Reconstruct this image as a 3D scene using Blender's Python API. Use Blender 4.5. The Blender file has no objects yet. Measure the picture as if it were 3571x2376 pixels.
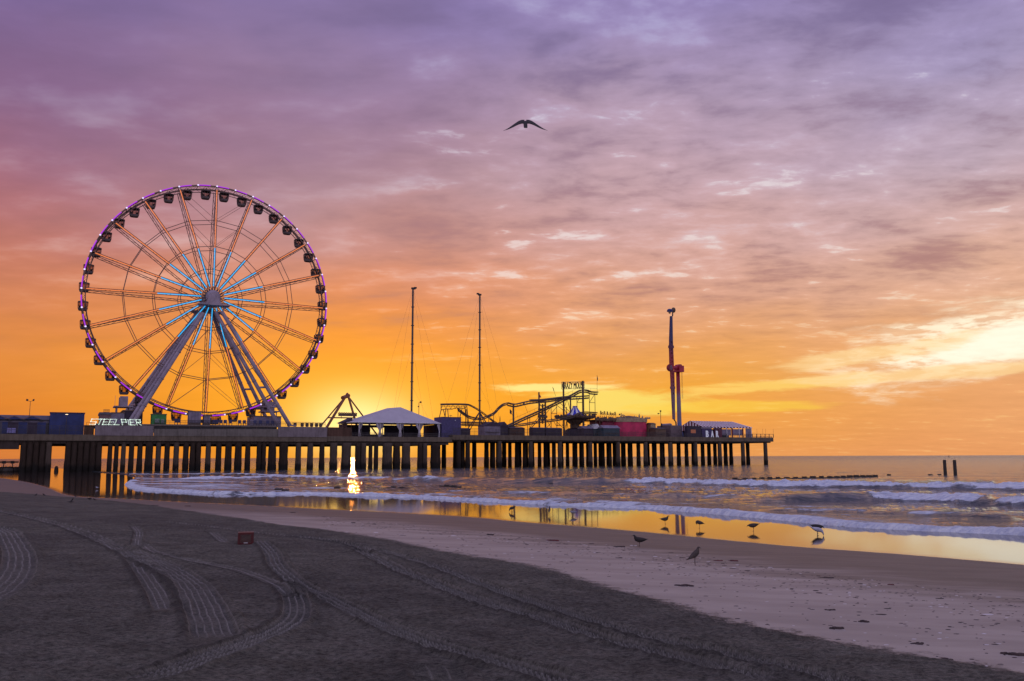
import bpy, math, random
import numpy as np
from mathutils import Vector, Matrix
random.seed(7); rng = np.random.RandomState(7)
scene = bpy.context.scene
COL = scene.collection
PI = math.pi

# ------------------------------------------------------------------ camera
F = 3000.0; W0, H0 = 3571.0, 2376.0
HC = 3.4
PITCH = math.atan(406/3000.0); ROLL = 0.0038
_r0 = Vector((1,0,0)); _u0 = Vector((0,-math.sin(PITCH),math.cos(PITCH))); _f = Vector((0,math.cos(PITCH),math.sin(PITCH)))
_R = _r0*math.cos(ROLL) - _u0*math.sin(ROLL); _U = _r0*math.sin(ROLL) + _u0*math.cos(ROLL)
camd = bpy.data.cameras.new('camera'); cam = bpy.data.objects.new('camera', camd); COL.objects.link(cam)
camd.sensor_width = 36.0; camd.lens = 36.0*F/W0; camd.clip_start = 0.1; camd.clip_end = 60000
cam.matrix_world = Matrix(((_R.x,_U.x,-_f.x,0),(_R.y,_U.y,-_f.y,0),(_R.z,_U.z,-_f.z,HC),(0,0,0,1)))
scene.camera = cam

def ray(x, y):
    return _R*((x-W0/2)/F) - _U*((y-H0/2)/F) + _f
def G(x, y, z=0.0):                       # a point of the photograph on the level plane z
    d = ray(x, y); k = (z-HC)/d.z
    return (d.x*k, d.y*k)
def dirang(x, y):
    d = ray(x, y).normalized()
    return math.degrees(math.atan2(d.x, d.y)), math.degrees(math.asin(d.z))

# ------------------------------------------------------------------ node helpers
def s2l(c):
    return tuple(((v/255.0)/12.92 if v/255.0 <= .04045 else ((v/255.0+.055)/1.055)**2.4) for v in c)
class NT:
    def __init__(s, nt): s.nt = nt; s.n = nt.nodes; s.l = nt.links
    def new(s, t, **kw):
        n = s.n.new(t)
        for k, v in kw.items(): setattr(n, k, v)
        return n
    def put(s, sock, v):
        if v is None: return
        if isinstance(v, bpy.types.NodeSocket): s.l.new(v, sock)
        elif isinstance(v, (tuple, list)) and sock.type == 'RGBA' and len(v) == 3: sock.default_value = (*v, 1)
        elif isinstance(v, (int, float)) and sock.type == 'RGBA': sock.default_value = (v, v, v, 1)
        else: sock.default_value = v
    def m(s, op, a, b=None, c=None, clamp=False):
        n = s.new('ShaderNodeMath', operation=op, use_clamp=clamp)
        for i, v in enumerate((a, b, c)): s.put(n.inputs[i], v) if v is not None else None
        return n.outputs[0]
    def mr(s, v, a, b, c=0.0, d=1.0, smooth=True):
        n = s.new('ShaderNodeMapRange', interpolation_type='SMOOTHSTEP' if smooth else 'LINEAR')
        for i, q in enumerate((v, a, b, c, d)): s.put(n.inputs[i], q)
        return n.outputs[0]
    def mix(s, f, a, b, blend='MIX'):
        n = s.new('ShaderNodeMix', data_type='RGBA', blend_type=blend)
        s.put(n.inputs[0], f); s.put(n.inputs[6], a); s.put(n.inputs[7], b)
        return n.outputs[2]
    def noise(s, vec, scale=5, detail=4, rough=.5, dist=0):
        n = s.new('ShaderNodeTexNoise'); s.put(n.inputs['Vector'], vec)
        n.inputs['Scale'].default_value = scale; n.inputs['Detail'].default_value = detail
        n.inputs['Roughness'].default_value = rough; n.inputs['Distortion'].default_value = dist
        return n.outputs[0]
    def comb(s, x, y, z):
        n = s.new('ShaderNodeCombineXYZ')
        for i, v in enumerate((x, y, z)): s.put(n.inputs[i], v)
        return n.outputs[0]
    def sep(s, v):
        n = s.new('ShaderNodeSeparateXYZ'); s.put(n.inputs[0], v); return n.outputs
    def ramp(s, f, stops, interp='LINEAR'):
        n = s.new('ShaderNodeValToRGB'); s.put(n.inputs[0], f); cr = n.color_ramp; cr.interpolation = interp
        while len(cr.elements) < len(stops): cr.elements.new(0.5)
        for e, (p, c) in zip(cr.elements, stops):
            e.position = p; e.color = (*c, 1) if len(c) == 3 else c
        return n.outputs[0]
    def scale(s, v, sc):
        n = s.new('ShaderNodeMapping'); s.put(n.inputs[0], v); n.inputs['Scale'].default_value = sc; return n.outputs[0]
    def bump(s, h, strength=.5, dist=.05, normal=None):
        n = s.new('ShaderNodeBump'); s.put(n.inputs['Height'], h)
        n.inputs['Strength'].default_value = strength; n.inputs['Distance'].default_value = dist
        if normal is not None: s.put(n.inputs['Normal'], normal)
        return n.outputs[0]

# ------------------------------------------------------------------ sun and sky
SUNPX = (1227, 1487)
_sd = ray(*SUNPX).normalized()
SUN_AZ, SUN_EL = dirang(*SUNPX)
sund = bpy.data.lights.new('sun', 'SUN'); sun = bpy.data.objects.new('sun', sund); COL.objects.link(sun)
sund.energy = 0.2; sund.angle = math.radians(0.6); sund.color = (1.0, 0.32, 0.06)
sun.rotation_euler = (-_sd).to_track_quat('-Z', 'Y').to_euler(); sun.location = (0, 0, 120)

world = bpy.data.worlds.new('World'); scene.world = world; world.use_nodes = True
def build_sky():
    nt = NT(world.node_tree); nt.n.clear()
    out = nt.new('ShaderNodeOutputWorld'); bg = nt.new('ShaderNodeBackground')
    tc = nt.new('ShaderNodeTexCoord').outputs['Generated']
    x, y, z = nt.sep(tc)
    e = nt.m('MULTIPLY', nt.m('ARCSINE', z), 57.2958)
    az = nt.m('MULTIPLY', nt.m('ARCTAN2', x, y), 57.2958)
    zz = nt.m('ADD', nt.m('MAXIMUM', z, 0.0), 0.10)
    px = nt.m('DIVIDE', x, zz); py = nt.m('DIVIDE', y, zz)
    P = nt.comb(px, py, 0.0)
    # large soft cloud masses bend the bands of colour
    ang = nt.comb(nt.m('MULTIPLY', az, 0.035), nt.m('MULTIPLY', e, 0.11), 0.3)
    nbig = nt.noise(ang, 1.6, 3, .55)
    ew = nt.m('ADD', e, nt.m('MULTIPLY', nt.m('SUBTRACT', nbig, .5), 5.5))
    ew = nt.m('MAXIMUM', ew, nt.m('MULTIPLY', e, 0.6))
    t = nt.mr(ew, 0, 35, 0, 1, False)
    def R(st): return nt.ramp(t, [(max(0, el)/35.0, s2l(c)) for el, c in st])
    cL = R([(0,(214,124,62)),(3.5,(222,128,50)),(6,(226,136,62)),(8.5,(212,128,84)),(12,(190,116,104)),(16,(166,106,122)),(21,(138,104,140)),(26,(124,101,150)),(33,(110,96,154))])
    cC = R([(0,(240,140,44)),(2,(240,150,34)),(5,(238,150,32)),(8,(236,142,50)),(10.5,(220,134,88)),(14,(194,137,132)),(18,(175,138,150)),(22,(158,128,158)),(27,(140,120,166)),(33,(128,114,170))])
    cR = R([(0,(238,158,84)),(2.2,(240,160,62)),(5,(242,166,58)),(7.5,(234,160,88)),(10.5,(220,160,132)),(14,(210,164,158)),(18,(198,164,174)),(23,(176,152,178)),(28,(152,136,182)),(33,(134,122,182))])
    cF = R([(0,(236,158,100)),(3,(238,166,108)),(6,(236,172,120)),(9,(230,176,142)),(13,(216,174,164)),(18,(192,168,182)),(23,(166,152,188)),(28,(146,132,182)),(33,(130,120,180))])
    c = nt.mix(nt.mr(az, -34, -10), cL, cC)
    c = nt.mix(nt.mr(az, -10, 10), c, cR)
    c = nt.mix(nt.mr(az, 8, 32), c, cF)
    # the sky behind the camera: cool violet
    back = nt.ramp(nt.mr(e, 0, 60, 0, 1, False), [(0, s2l((220,206,230))), (.4, s2l((212,204,238))), (1, s2l((172,170,216)))])
    side = nt.mr(nt.m('ABSOLUTE', az), 45, 110)
    c = nt.mix(side, c, back)
    c = nt.mix(nt.mr(e, 32, 60), c, s2l((168,164,212)))
    # altocumulus: cells on a flat ceiling, finer towards the horizon, in patches
    Pw = nt.new('ShaderNodeMapping'); nt.put(Pw.inputs[0], P); Pw.inputs['Rotation'].default_value = (0, 0, math.radians(8)); Pw.inputs['Scale'].default_value = (.72, 1.0, 1)
    wv = nt.noise(Pw.outputs[0], 2.0, 3, .5)
    Pd = nt.new('ShaderNodeVectorMath', operation='ADD'); nt.put(Pd.inputs[0], Pw.outputs[0]); nt.put(Pd.inputs[1], nt.comb(nt.m('MULTIPLY', wv, .15), nt.m('MULTIPLY', wv, -.1), 0.0))
    n1 = nt.noise(Pd.outputs[0], 5.0, 4, .55)
    n3 = nt.noise(Pd.outputs[0], 15.0, 5, .6)
    n2 = nt.noise(Pw.outputs[0], 1.25, 4, .55)
    nb2 = nt.noise(nt.scale(P, (.5, .9, 1)), 2.3, 3, .5)
    right = nt.mr(az, -22, 8)
    det = nt.m('ADD', nt.m('MULTIPLY', right, .40), .65)
    el_ = nt.mr(e, 4, 13, .25, 1.0)
    cell = nt.m('ADD', nt.m('MULTIPLY', nt.m('SUBTRACT', n1, .5), 1.0), nt.m('MULTIPLY', nt.m('SUBTRACT', n3, .5), nt.m('MULTIPLY', right, .5)))
    tot = nt.m('ADD', nt.m('MULTIPLY', nt.m('MULTIPLY', cell, det), el_), nt.m('MULTIPLY', nt.m('SUBTRACT', n2, .5), nt.m('MULTIPLY', el_, .75)))
    tot = nt.m('ADD', tot, nt.m('MULTIPLY', nt.m('SUBTRACT', nb2, .5), nt.m('MULTIPLY', el_, .45)))
    f = nt.m('ADD', .97, nt.m('MULTIPLY', tot, .80))
    c = nt.mix(1.0, c, nt.comb(f, f, f), 'MULTIPLY')
    lcol = nt.ramp(nt.mr(e, 3, 26, 0, 1, False), [(0, s2l((252,206,120))), (.22, s2l((244,196,158))), (.5, s2l((208,190,198))), (1, s2l((176,172,208)))])
    c = nt.mix(nt.m('MULTIPLY', nt.mr(tot, .02, .34), nt.mr(right, 0, 1, .55, .78)), c, lcol)
    dcol = nt.ramp(nt.mr(e, 3, 26, 0, 1, False), [(0, s2l((226,140,70))), (.3, s2l((176,120,118))), (1, s2l((122,106,150)))])
    c = nt.mix(nt.m('MULTIPLY', nt.mr(tot, -.04, -.34), .55), c, dcol)
    brk = nt.m('MULTIPLY', nt.mr(nt.m('ADD', nt.m('ADD', n1, nt.m('MULTIPLY', nt.m('SUBTRACT', n3, .5), .6)), nt.m('MULTIPLY', nt.m('SUBTRACT', n2, .5), .5)), .61, .74), nt.mr(az, -12, 4))
    c = nt.mix(nt.m('MULTIPLY', nt.m('MULTIPLY', brk, nt.mr(e, 27, 21)), nt.m('MULTIPLY', el_, .8)), c, nt.ramp(nt.mr(e, 3, 26, 0, 1, False), [(0, s2l((255,226,150))), (.4, s2l((236,214,206))), (1, s2l((206,208,232)))]))
    # low streaks and openings, defined by direction
    wn = nt.noise(nt.comb(nt.m('MULTIPLY', az, .16), nt.m('MULTIPLY', e, .9), 2.0), 1.3, 6, .6, .3)
    wn2 = nt.m('SUBTRACT', wn, .5)
    def blob(a0, e0, wa, we, tilt=0.0, warp=2.0, soft=.35):
        da = nt.m('SUBTRACT', az, a0)
        de = nt.m('SUBTRACT', nt.m('SUBTRACT', e, e0), nt.m('MULTIPLY', da, tilt))
        d = nt.m('SQRT', nt.m('ADD', nt.m('POWER', nt.m('DIVIDE', da, wa), 2.0), nt.m('POWER', nt.m('DIVIDE', de, we), 2.0)))
        d = nt.m('ADD', d, nt.m('MULTIPLY', wn2, warp))
        return nt.mr(d, 1.0+soft, 1.0-soft)
    def gauss(a0, e0, wa, we):
        da = nt.m('DIVIDE', nt.m('SUBTRACT', az, a0), wa); de = nt.m('DIVIDE', nt.m('SUBTRACT', e, e0), we)
        q = nt.m('ADD', nt.m('MULTIPLY', da, da), nt.m('MULTIPLY', de, de))
        return nt.m('EXPONENT', nt.m('MULTIPLY', q, -1.0))
    # golden glow round the sun
    c = nt.mix(nt.m('MULTIPLY', gauss(SUN_AZ, 2.5, 11, 4.0), .7), c, s2l((242,164,26)))
    c = nt.mix(nt.m('MULTIPLY', gauss(SUN_AZ+.4, 2.3, 4.6, 2.3), .75), c, (.98,.66,.13)); c = nt.mix(nt.m('MULTIPLY', gauss(SUN_AZ+.3, 2.2, 2.8, 1.7), .85), c, (1.15,.98,.42))
    # the opening behind the coaster, the streaks above the bar and the big bright opening on the right
    a, b = dirang(2130, 1400); c = nt.mix(nt.m('MULTIPLY', blob(a, b, 5.2, .75, -.03, 1.9), .85), c, s2l((246,222,110)))
    a, b = dirang(2560, 1418); c = nt.mix(nt.m('MULTIPLY', blob(a, b, 5.5, .4, -.01, 2.3), .6), c, s2l((250,206,72)))
    a, b = dirang(1950, 1352); c = nt.mix(nt.m('MULTIPLY', blob(a, b, 3.6, .28, 0, 2.6), .8), c, s2l((254,240,150)))
    a, b = dirang(2700, 1345); c = nt.mix(nt.m('MULTIPLY', blob(a, b, 5.5, .35, .05, 3.0), .7), c, s2l((254,214,110)))
    a, b = dirang(3440, 1185); az_, el0_ = dirang(3520, 1190); cellm = nt.mr(nt.noise(nt.comb(nt.m('MULTIPLY', az, .5), nt.m('MULTIPLY', e, 2.2), 5.0), 1.0, 5, .6), .40, .56)
    c = nt.mix(nt.m('MULTIPLY', blob(a, b, 7.5, 2.0, .17, 2.2, .5), nt.m('ADD', .25, nt.m('MULTIPLY', cellm, .72))), c, (1.06,.92,.68)); c = nt.mix(nt.m('MULTIPLY', blob(az_, el0_, 3.6, .9, .17, 1.2, .5), .9), c, (1.1,1.0,.80))
    a, b = dirang(3300, 1300); c = nt.mix(nt.m('MULTIPLY', blob(a, b, 9, .4, .02, 2.6), .7), c, s2l((255,214,150)))
    a, b = dirang(3000, 1240); c = nt.mix(nt.m('MULTIPLY', blob(a, b, 5, .5, .12, 3.0), .6), c, s2l((255,216,150)))
    # dark mauve roll on the left
    a, b = dirang(500, 430); c = nt.mix(nt.m('MULTIPLY', blob(a, b, 15, 3.0, -.02, 1.2, .8), .28), c, s2l((120,80,122)))
    # clear strip on the horizon by the sun and the sun's own glare
    a, b = dirang(1186, 1480); c = nt.mix(nt.m('MULTIPLY', blob(a, b, 1.4, .24, 0, .8, .5), .95), c, (1.25,.92,.32))
    c = nt.mix(gauss(SUN_AZ, SUN_EL, .30, .30), c, (2.2, 1.2, .35))
    # a little of the clear sky behind
    sky = nt.new('ShaderNodeTexSky', sky_type='NISHITA', sun_disc=False)
    sky.sun_elevation = math.radians(SUN_EL); sky.sun_rotation = math.radians(SUN_AZ); sky.dust_density = 3.0
    add = nt.mix(1.0, c, nt.mix(1.0, sky.outputs[0], (.008,.008,.008), 'MULTIPLY'), 'ADD')
    nt.l.new(add, bg.inputs[0]); bg.inputs[1].default_value = 1.0
    nt.l.new(bg.outputs[0], out.inputs[0])
build_sky()
scene.view_settings.view_transform = 'Standard'; scene.view_settings.look = 'None'
scene.view_settings.exposure = 0.0; scene.view_settings.gamma = 1.0
scene.render.engine = 'CYCLES'
scene.cycles.use_denoising = True
scene.cycles.max_bounces = 6; scene.cycles.sample_clamp_indirect = 6.0
world.cycles.sampling_method = 'MANUAL'; world.cycles.sample_map_resolution = 1024

# ------------------------------------------------------------------ materials
MATS = {}
def mat(name, col, rough=.7, metal=0.0, var=.25, scale=1.5, spec=.5, bump=0.0, bscale=20, col2=None, trans=0.0):
    if name in MATS: return MATS[name]
    m = bpy.data.materials.new(name); m.use_nodes = True; nt = NT(m.node_tree)
    b = nt.n['Principled BSDF']
    tc = nt.new('ShaderNodeTexCoord').outputs['Object']
    n = nt.noise(tc, scale, 5, .6)
    lo = tuple(c*(1-var) for c in col); hi = tuple(min(1, c*(1+var)) for c in (col2 or col))
    nt.l.new(nt.mix(nt.mr(n, .3, .7), lo, hi), b.inputs['Base Color'])
    b.inputs['Roughness'].default_value = rough; b.inputs['Metallic'].default_value = metal
    b.inputs['Specular IOR Level'].default_value = spec
    if trans: b.inputs['Transmission Weight'].default_value = trans
    if bump:
        nt.l.new(nt.bump(nt.noise(tc, bscale, 4, .6), bump, .03), b.inputs['Normal'])
    MATS[name] = m; return m
def emit(name, col, strength):
    if name in MATS: return MATS[name]
    m = bpy.data.materials.new(name); m.use_nodes = True; nt = NT(m.node_tree); b = nt.n['Principled BSDF']
    tc = nt.new('ShaderNodeTexCoord').outputs['Object']
    n = nt.noise(tc, 1.2, 2)
    nt.l.new(nt.mix(n, tuple(c*.8 for c in col), col), b.inputs['Emission Color'])
    b.inputs['Base Color'].default_value = (.05,.05,.05,1)
    b.inputs['Emission Strength'].default_value = strength
    MATS[name] = m; return m
WHITE = mat('white_paint', (.62,.60,.62), .5, var=.12, scale=.4)
STEEL = mat('dark_steel', (.055,.05,.055), .5, .3, scale=.5)
BLACK = mat('black_paint', (.02,.018,.02), .6, scale=.5)
GONDM = mat('gondola_shell', (.11,.09,.09), .85, scale=.8, spec=.15)
GLASS = mat('gondola_glass', (.02,.015,.02), .05, var=.3, spec=.8)
BLUE = mat('blue_wall', (.014,.028,.13), .6, scale=.5)
GREYW = mat('grey_wall', (.09,.082,.11), .7, scale=.6)
VIOLW = mat('pale_wall', (.20,.17,.23), .7, scale=.6)
BROWN = mat('brown_wood', (.12,.075,.05), .8, scale=1.2)
GREEN = mat('green_paint', (.03,.20,.05), .6, scale=.7)
CANVAS = mat('white_canvas', (.44,.41,.47), .75, var=.06, scale=.5)
RED = mat('red_paint', (.42,.02,.05), .55, scale=.5)
DRED = mat('dark_red_paint', (.18,.01,.02), .55, scale=.5)
MAGENTA = mat('crimson_panel', (.50,.02,.09), .6, scale=.4)
BEIGE = mat('beige_trim', (.36,.27,.16), .7, scale=1.0)
TEAL = mat('teal_wall', (.025,.05,.07), .6, scale=.8)
NAVY = mat('navy_paint', (.015,.025,.13), .5, scale=.5)
MAUVE = mat('mauve_grey_paint', (.27,.22,.27), .6, scale=.4)
DPURP = mat('dark_purple_wall', (.032,.019,.042), .7, scale=.8)
WOOD = mat('wet_timber', (.03,.022,.018), .6, scale=3, bump=.4, bscale=12)
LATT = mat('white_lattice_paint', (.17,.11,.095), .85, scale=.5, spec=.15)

# ------------------------------------------------------------------ mesh builder
class MB:
    def __init__(s): s.v = []; s.f = []; s.mi = []; s.cur = 0
    def add(s, vs, fs):
        o = len(s.v); s.v += [tuple(q) for q in vs]; s.f += [tuple(o+i for i in f) for f in fs]; s.mi += [s.cur]*len(fs); return s
    def box(s, x0, x1, y0, y1, z0, z1):
        return s.add([(x0,y0,z0),(x1,y0,z0),(x1,y1,z0),(x0,y1,z0),(x0,y0,z1),(x1,y0,z1),(x1,y1,z1),(x0,y1,z1)],
                     [(0,3,2,1),(4,5,6,7),(0,1,5,4),(1,2,6,5),(2,3,7,6),(3,0,4,7)])
    def tube(s, pts, r, n=6, r2=None, closed=False):
        pts = [Vector(p) for p in pts]; N = len(pts); rings = []
        for i, p in enumerate(pts):
            if closed: d = pts[(i+1) % N]-pts[i-1]
            else: d = (pts[min(i+1, N-1)]-pts[max(i-1, 0)])
            if d.length < 1e-9: d = Vector((0,0,1))
            d.normalize()
            a = Vector((0,0,1)) if abs(d.z) < .9 else Vector((0,1,0))
            e1 = d.cross(a).normalized(); e2 = d.cross(e1)
            rr = r if r2 is None else r+(r2-r)*i/(N-1)
            rings.append([p+e1*rr*math.cos(2*PI*(k+.5)/n)+e2*rr*math.sin(2*PI*(k+.5)/n) for k in range(n)])
        vs = [q for g in rings for q in g]; fs = []
        for i in range(N if closed else N-1):
            j = (i+1) % N
            for k in range(n): fs.append((i*n+k, i*n+(k+1) % n, j*n+(k+1) % n, j*n+k))
        if not closed:
            fs.append(tuple(range(n))[::-1]); fs.append(tuple((N-1)*n+k for k in range(n)))
        return s.add(vs, fs)
    def bar(s, a, b, r, n=4): return s.tube([a, b], r, n)
    def prism(s, poly, y0, y1):            # poly in (x, z), extruded along y
        n = len(poly); vs = [(x, y0, z) for x, z in poly]+[(x, y1, z) for x, z in poly]
        fs = [tuple(range(n)), tuple(range(2*n-1, n-1, -1))]+[(i, i+n, (i+1) % n+n, (i+1) % n) for i in range(n)]
        return s.add(vs, fs)
    def lathe(s, prof, c=(0,0), n=16, sq=(1,1)):   # prof [(r,z)]
        vs = [(c[0]+r*math.cos(2*PI*k/n)*sq[0], c[1]+r*math.sin(2*PI*k/n)*sq[1], z) for r, z in prof for k in range(n)]
        fs = []
        for i in range(len(prof)-1):
            for k in range(n): fs.append((i*n+k, i*n+(k+1) % n, (i+1)*n+(k+1) % n, (i+1)*n+k))
        fs.append(tuple(range(n))[::-1]); fs.append(tuple((len(prof)-1)*n+k for k in range(n)))
        return s.add(vs, fs)
    def loft(s, rings):
        n = len(rings[0]); vs = [q for g in rings for q in g]; fs = []
        for i in range(len(rings)-1):
            for k in range(n): fs.append((i*n+k, i*n+(k+1) % n, (i+1)*n+(k+1) % n, (i+1)*n+k))
        fs.append(tuple(range(n))[::-1]); fs.append(tuple((len(rings)-1)*n+k for k in range(n)))
        return s.add(vs, fs)
    def sph(s, c, r, n=8, m=5, sc=(1,1,1)):
        rings = []
        for i in range(1, m):
            a = PI*i/m
            rings.append([(c[0]+sc[0]*r*math.sin(a)*math.cos(2*PI*k/n), c[1]+sc[1]*r*math.sin(a)*math.sin(2*PI*k/n), c[2]+sc[2]*r*math.cos(a)) for k in range(n)])
        return s.loft(rings)
    def mesh(s, name, mats, off=(0,0,0), smooth=False):
        me = bpy.data.meshes.new(name)
        me.from_pydata([(a-off[0], b-off[1], c-off[2]) for a, b, c in s.v], [], s.f)
        for m in (mats if isinstance(mats, (list, tuple)) else [mats]): me.materials.append(m)
        if any(s.mi): me.polygons.foreach_set('material_index', s.mi)
        if smooth: me.polygons.foreach_set('use_smooth', [True]*len(me.polygons))
        me.validate(); me.update(); return me

# ------------------------------------------------------------------ pier frame: s along the pier, t across it (away), z up
_a = Vector((*G(600, 1598.9+45.0), 0)); _b = Vector((*G(2690, 1590.8+31.7), 0))
_ps = (_b-_a).normalized(); _pt = Vector((-_ps.y, _ps.x, 0)); THETA = math.atan2(_ps.y, _ps.x)
def PW(s, t, z): return _a+_ps*s+_pt*t+Vector((0,0,z))
CAMS = Vector((0,0,0))-_a; CS = CAMS.dot(_ps); CT = CAMS.dot(_pt)
def P(x, y, t=0.0):                       # a point of the photograph on the upright plane t of the pier
    d = ray(x, y); ds, dt = d.dot(_ps), d.dot(_pt)
    k = (t-CT)/dt
    return (CS+ds*k, HC+d.z*k)
def P3(x, y, t=0.0):
    s_, z_ = P(x, y, t); return (s_, t, z_)
def PS(x, t=0.0, y=1500): return P(x, y, t)[0]

def tag(o, label=None, cat=None, group=None, kind=None):
    if label: o['label'] = label
    if cat: o['category'] = cat
    if group: o['group'] = group
    if kind: o['kind'] = kind
    return o
class Thing:
    """an Empty at a thing's base; parts are built in frame coordinates"""
    def __init__(s, name, origin, label, cat, group=None, pier=True, rz=None):
        s.off = tuple(origin); o = bpy.data.objects.new(name, None); COL.objects.link(o)
        o.empty_display_size = .3
        if pier: o.location = PW(*origin); o.rotation_euler.z = THETA
        else: o.location = origin; s.off = (0,0,0); o.rotation_euler.z = rz or 0.0
        tag(o, label, cat, group); s.o = o
    def part(s, name, mb, m, parent=None, smooth=False, label=None):
        me = mb.mesh(name, m, s.off, smooth) if isinstance(mb, MB) else mb
        o = bpy.data.objects.new(name, me); COL.objects.link(o); o.parent = parent or s.o
        if label: o['label'] = label
        return o
def solo(name, mb, m, origin, label, cat, group=None, pier=True, rz=0.0, smooth=False, kind=None):
    me = mb.mesh(name, m, origin if pier else (0,0,0), smooth)
    o = bpy.data.objects.new(name, me); COL.objects.link(o)
    if pier: o.location = PW(*origin); o.rotation_euler.z = THETA
    else: o.location = origin; o.rotation_euler.z = rz
    return tag(o, label, cat, group, kind)
def text_mesh(txt, size, depth, squeeze=1.0, shear=0.0, bold=0.0):
    cu = bpy.data.curves.new('letters', 'FONT'); cu.body = txt; cu.size = size; cu.extrude = depth/2; cu.offset = bold; cu.shear = shear
    cu.align_x = 'CENTER'; cu.resolution_u = 3
    o = bpy.data.objects.new('tmp', cu); COL.objects.link(o)
    dg = bpy.context.evaluated_depsgraph_get(); me = bpy.data.meshes.new_from_object(o.evaluated_get(dg))
    bpy.data.objects.remove(o)
    n = len(me.vertices); a = np.zeros(n*3); me.vertices.foreach_get('co', a); a = a.reshape(-1, 3)
    fs = [tuple(p.vertices) for p in me.polygons]; bpy.data.meshes.remove(me)
    mb = MB(); a[:, 0] *= squeeze
    return a, fs
#MAIN
# ------------------------------------------------------------------ numpy helpers for the ground
def vnoise(x, y, scale, seed=0, octaves=4, rough=.5):
    out = np.zeros_like(x); amp = 1.0; tot = 0; fx = x*scale; fy = y*scale
    for o in range(octaves):
        r = np.random.RandomState(seed*31+o); T = r.rand(256, 256).astype(np.float32)
        ix = np.floor(fx).astype(np.int64); iy = np.floor(fy).astype(np.int64)
        u = (fx-ix); v = (fy-iy); u = u*u*(3-2*u); v = v*v*(3-2*v)
        a = T[ix % 256, iy % 256]; b = T[(ix+1) % 256, iy % 256]; c = T[ix % 256, (iy+1) % 256]; d = T[(ix+1) % 256, (iy+1) % 256]
        out += amp*((a*(1-u)+b*u)*(1-v)+(c*(1-u)+d*u)*v-.5); tot += amp
        amp *= rough; fx = fx*2.03+17.1; fy = fy*2.03+9.7
    return out/tot*2
def smooth_poly(pts, n=12):
    pts = np.array(pts, float); out = []
    for i in range(len(pts)-1):
        p0 = pts[max(i-1, 0)]; p1 = pts[i]; p2 = pts[i+1]; p3 = pts[min(i+2, len(pts)-1)]
        for k in range(n):
            t = k/n
            out.append(.5*((2*p1)+(-p0+p2)*t+(2*p0-5*p1+4*p2-p3)*t*t+(-p0+3*p1-3*p2+p3)*t**3))
    out.append(pts[-1]); return np.array(out)
def polydist(x, y, poly, clampends=True):
    """unsigned distance, signed by side (right hand of travel = +), arc length, index fraction"""
    best = np.full(x.shape, 1e18); sg = np.zeros(x.shape); arc = np.zeros(x.shape)
    L = 0.0; M = len(poly)-1
    for i in range(M):
        p = poly[i]; q = poly[i+1]; d = q-p; l2 = d@d
        if l2 < 1e-12: continue
        l = math.sqrt(l2)
        t = ((x-p[0])*d[0]+(y-p[1])*d[1])/l2
        lo = -1e9 if (i == 0 and not clampends) else 0.0; hi = 1e9 if (i == M-1 and not clampends) else 1.0
        tc = np.clip(t, lo, hi)
        dx = x-(p[0]+tc*d[0]); dy = y-(p[1]+tc*d[1]); dd = dx*dx+dy*dy
        m = dd < best
        best[m] = dd[m]; cr = -(d[0]*(y-p[1])-d[1]*(x-p[0]))
        sg[m] = np.sign(cr[m]); arc[m] = (L+tc*l)[m]
        L += l
    return np.sqrt(best), sg, arc
sst = lambda a, b, x: (lambda t: t*t*(3-2*t))(np.clip((x-a)/(b-a), 0, 1))

PXC = [(-500,1649),(-100,1660),(66,1677),(165,1701),(210,1720),(276,1733),(419,1740),(607,1751),(938,1766),(1100,1775),(1300,1785),(1376,1789),(1651,1805),(1817,1821),(2038,1838),(2300,1861),(2570,1888),(2839,1912),(3109,1931),(3571,1970),(4100,2020)]
PXD = [(-500,1616),(0,1624),(210,1634),(330,1648),(440,1658),(474,1671),(440,1693),(500,1711),(640,1720),(772,1727),(938,1728),(1100,1729),(1265,1734),(1450,1741),(1651,1752),(1927,1767),(2200,1778),(2400,1791),(2688,1816),(2926,1840),(3163,1855),(3571,1874),(4100,1908)]
POLC = np.array([G(*p) for p in smooth_poly(PXC, 3)])
POLD = np.array([G(*p) for p in smooth_poly(PXD, 3)])
WL = 0.10
def base_z(x, y):
    dc, sc, _ = polydist(x, y, POLC, False); dc = dc*sc
    dd, sd, _ = polydist(x, y, POLD, False); dd = dd*sd
    land = 2.0*(1-np.exp(-0.030*np.maximum(dc, 0)))
    film = .0082*np.minimum(np.maximum(-dc, 0), 16)+.0
    z = land+film
    z = np.where(dd < 0, film+np.maximum(.14*dd, -1.4), z)
    return z, dc, dd
def Gs(x, y):                          # photograph point on the sand
    z = 0.5
    for _ in range(14):
        p = G(x, y, z); z = .5*z+.5*float(base_z(np.array([p[0]]), np.array([p[1]]))[0][0])
    return p[0], p[1], z
def GsL(pts): return np.array([Gs(*p)[:2] for p in pts])

PXA = [(-400,1700),(0,1716),(386,1746),(662,1782),(993,1832),(1100,1845),(1376,1887),(1651,1940),(1900,1983),(2093,2042),(2300,2093),(2570,2168),(2839,2222),(3055,2270),(3324,2314),(3571,2360),(3900,2430)]
PXB = [(-400,1690),(200,1735),(700,1776),(1100,1802),(1707,1862),(1927,1884),(2148,1908),(2516,1952),(3109,2036),(3571,2087),(3900,2130)]
POLA = GsL(smooth_poly(PXA, 3)); POLB = GsL(smooth_poly(PXB, 3))
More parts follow.
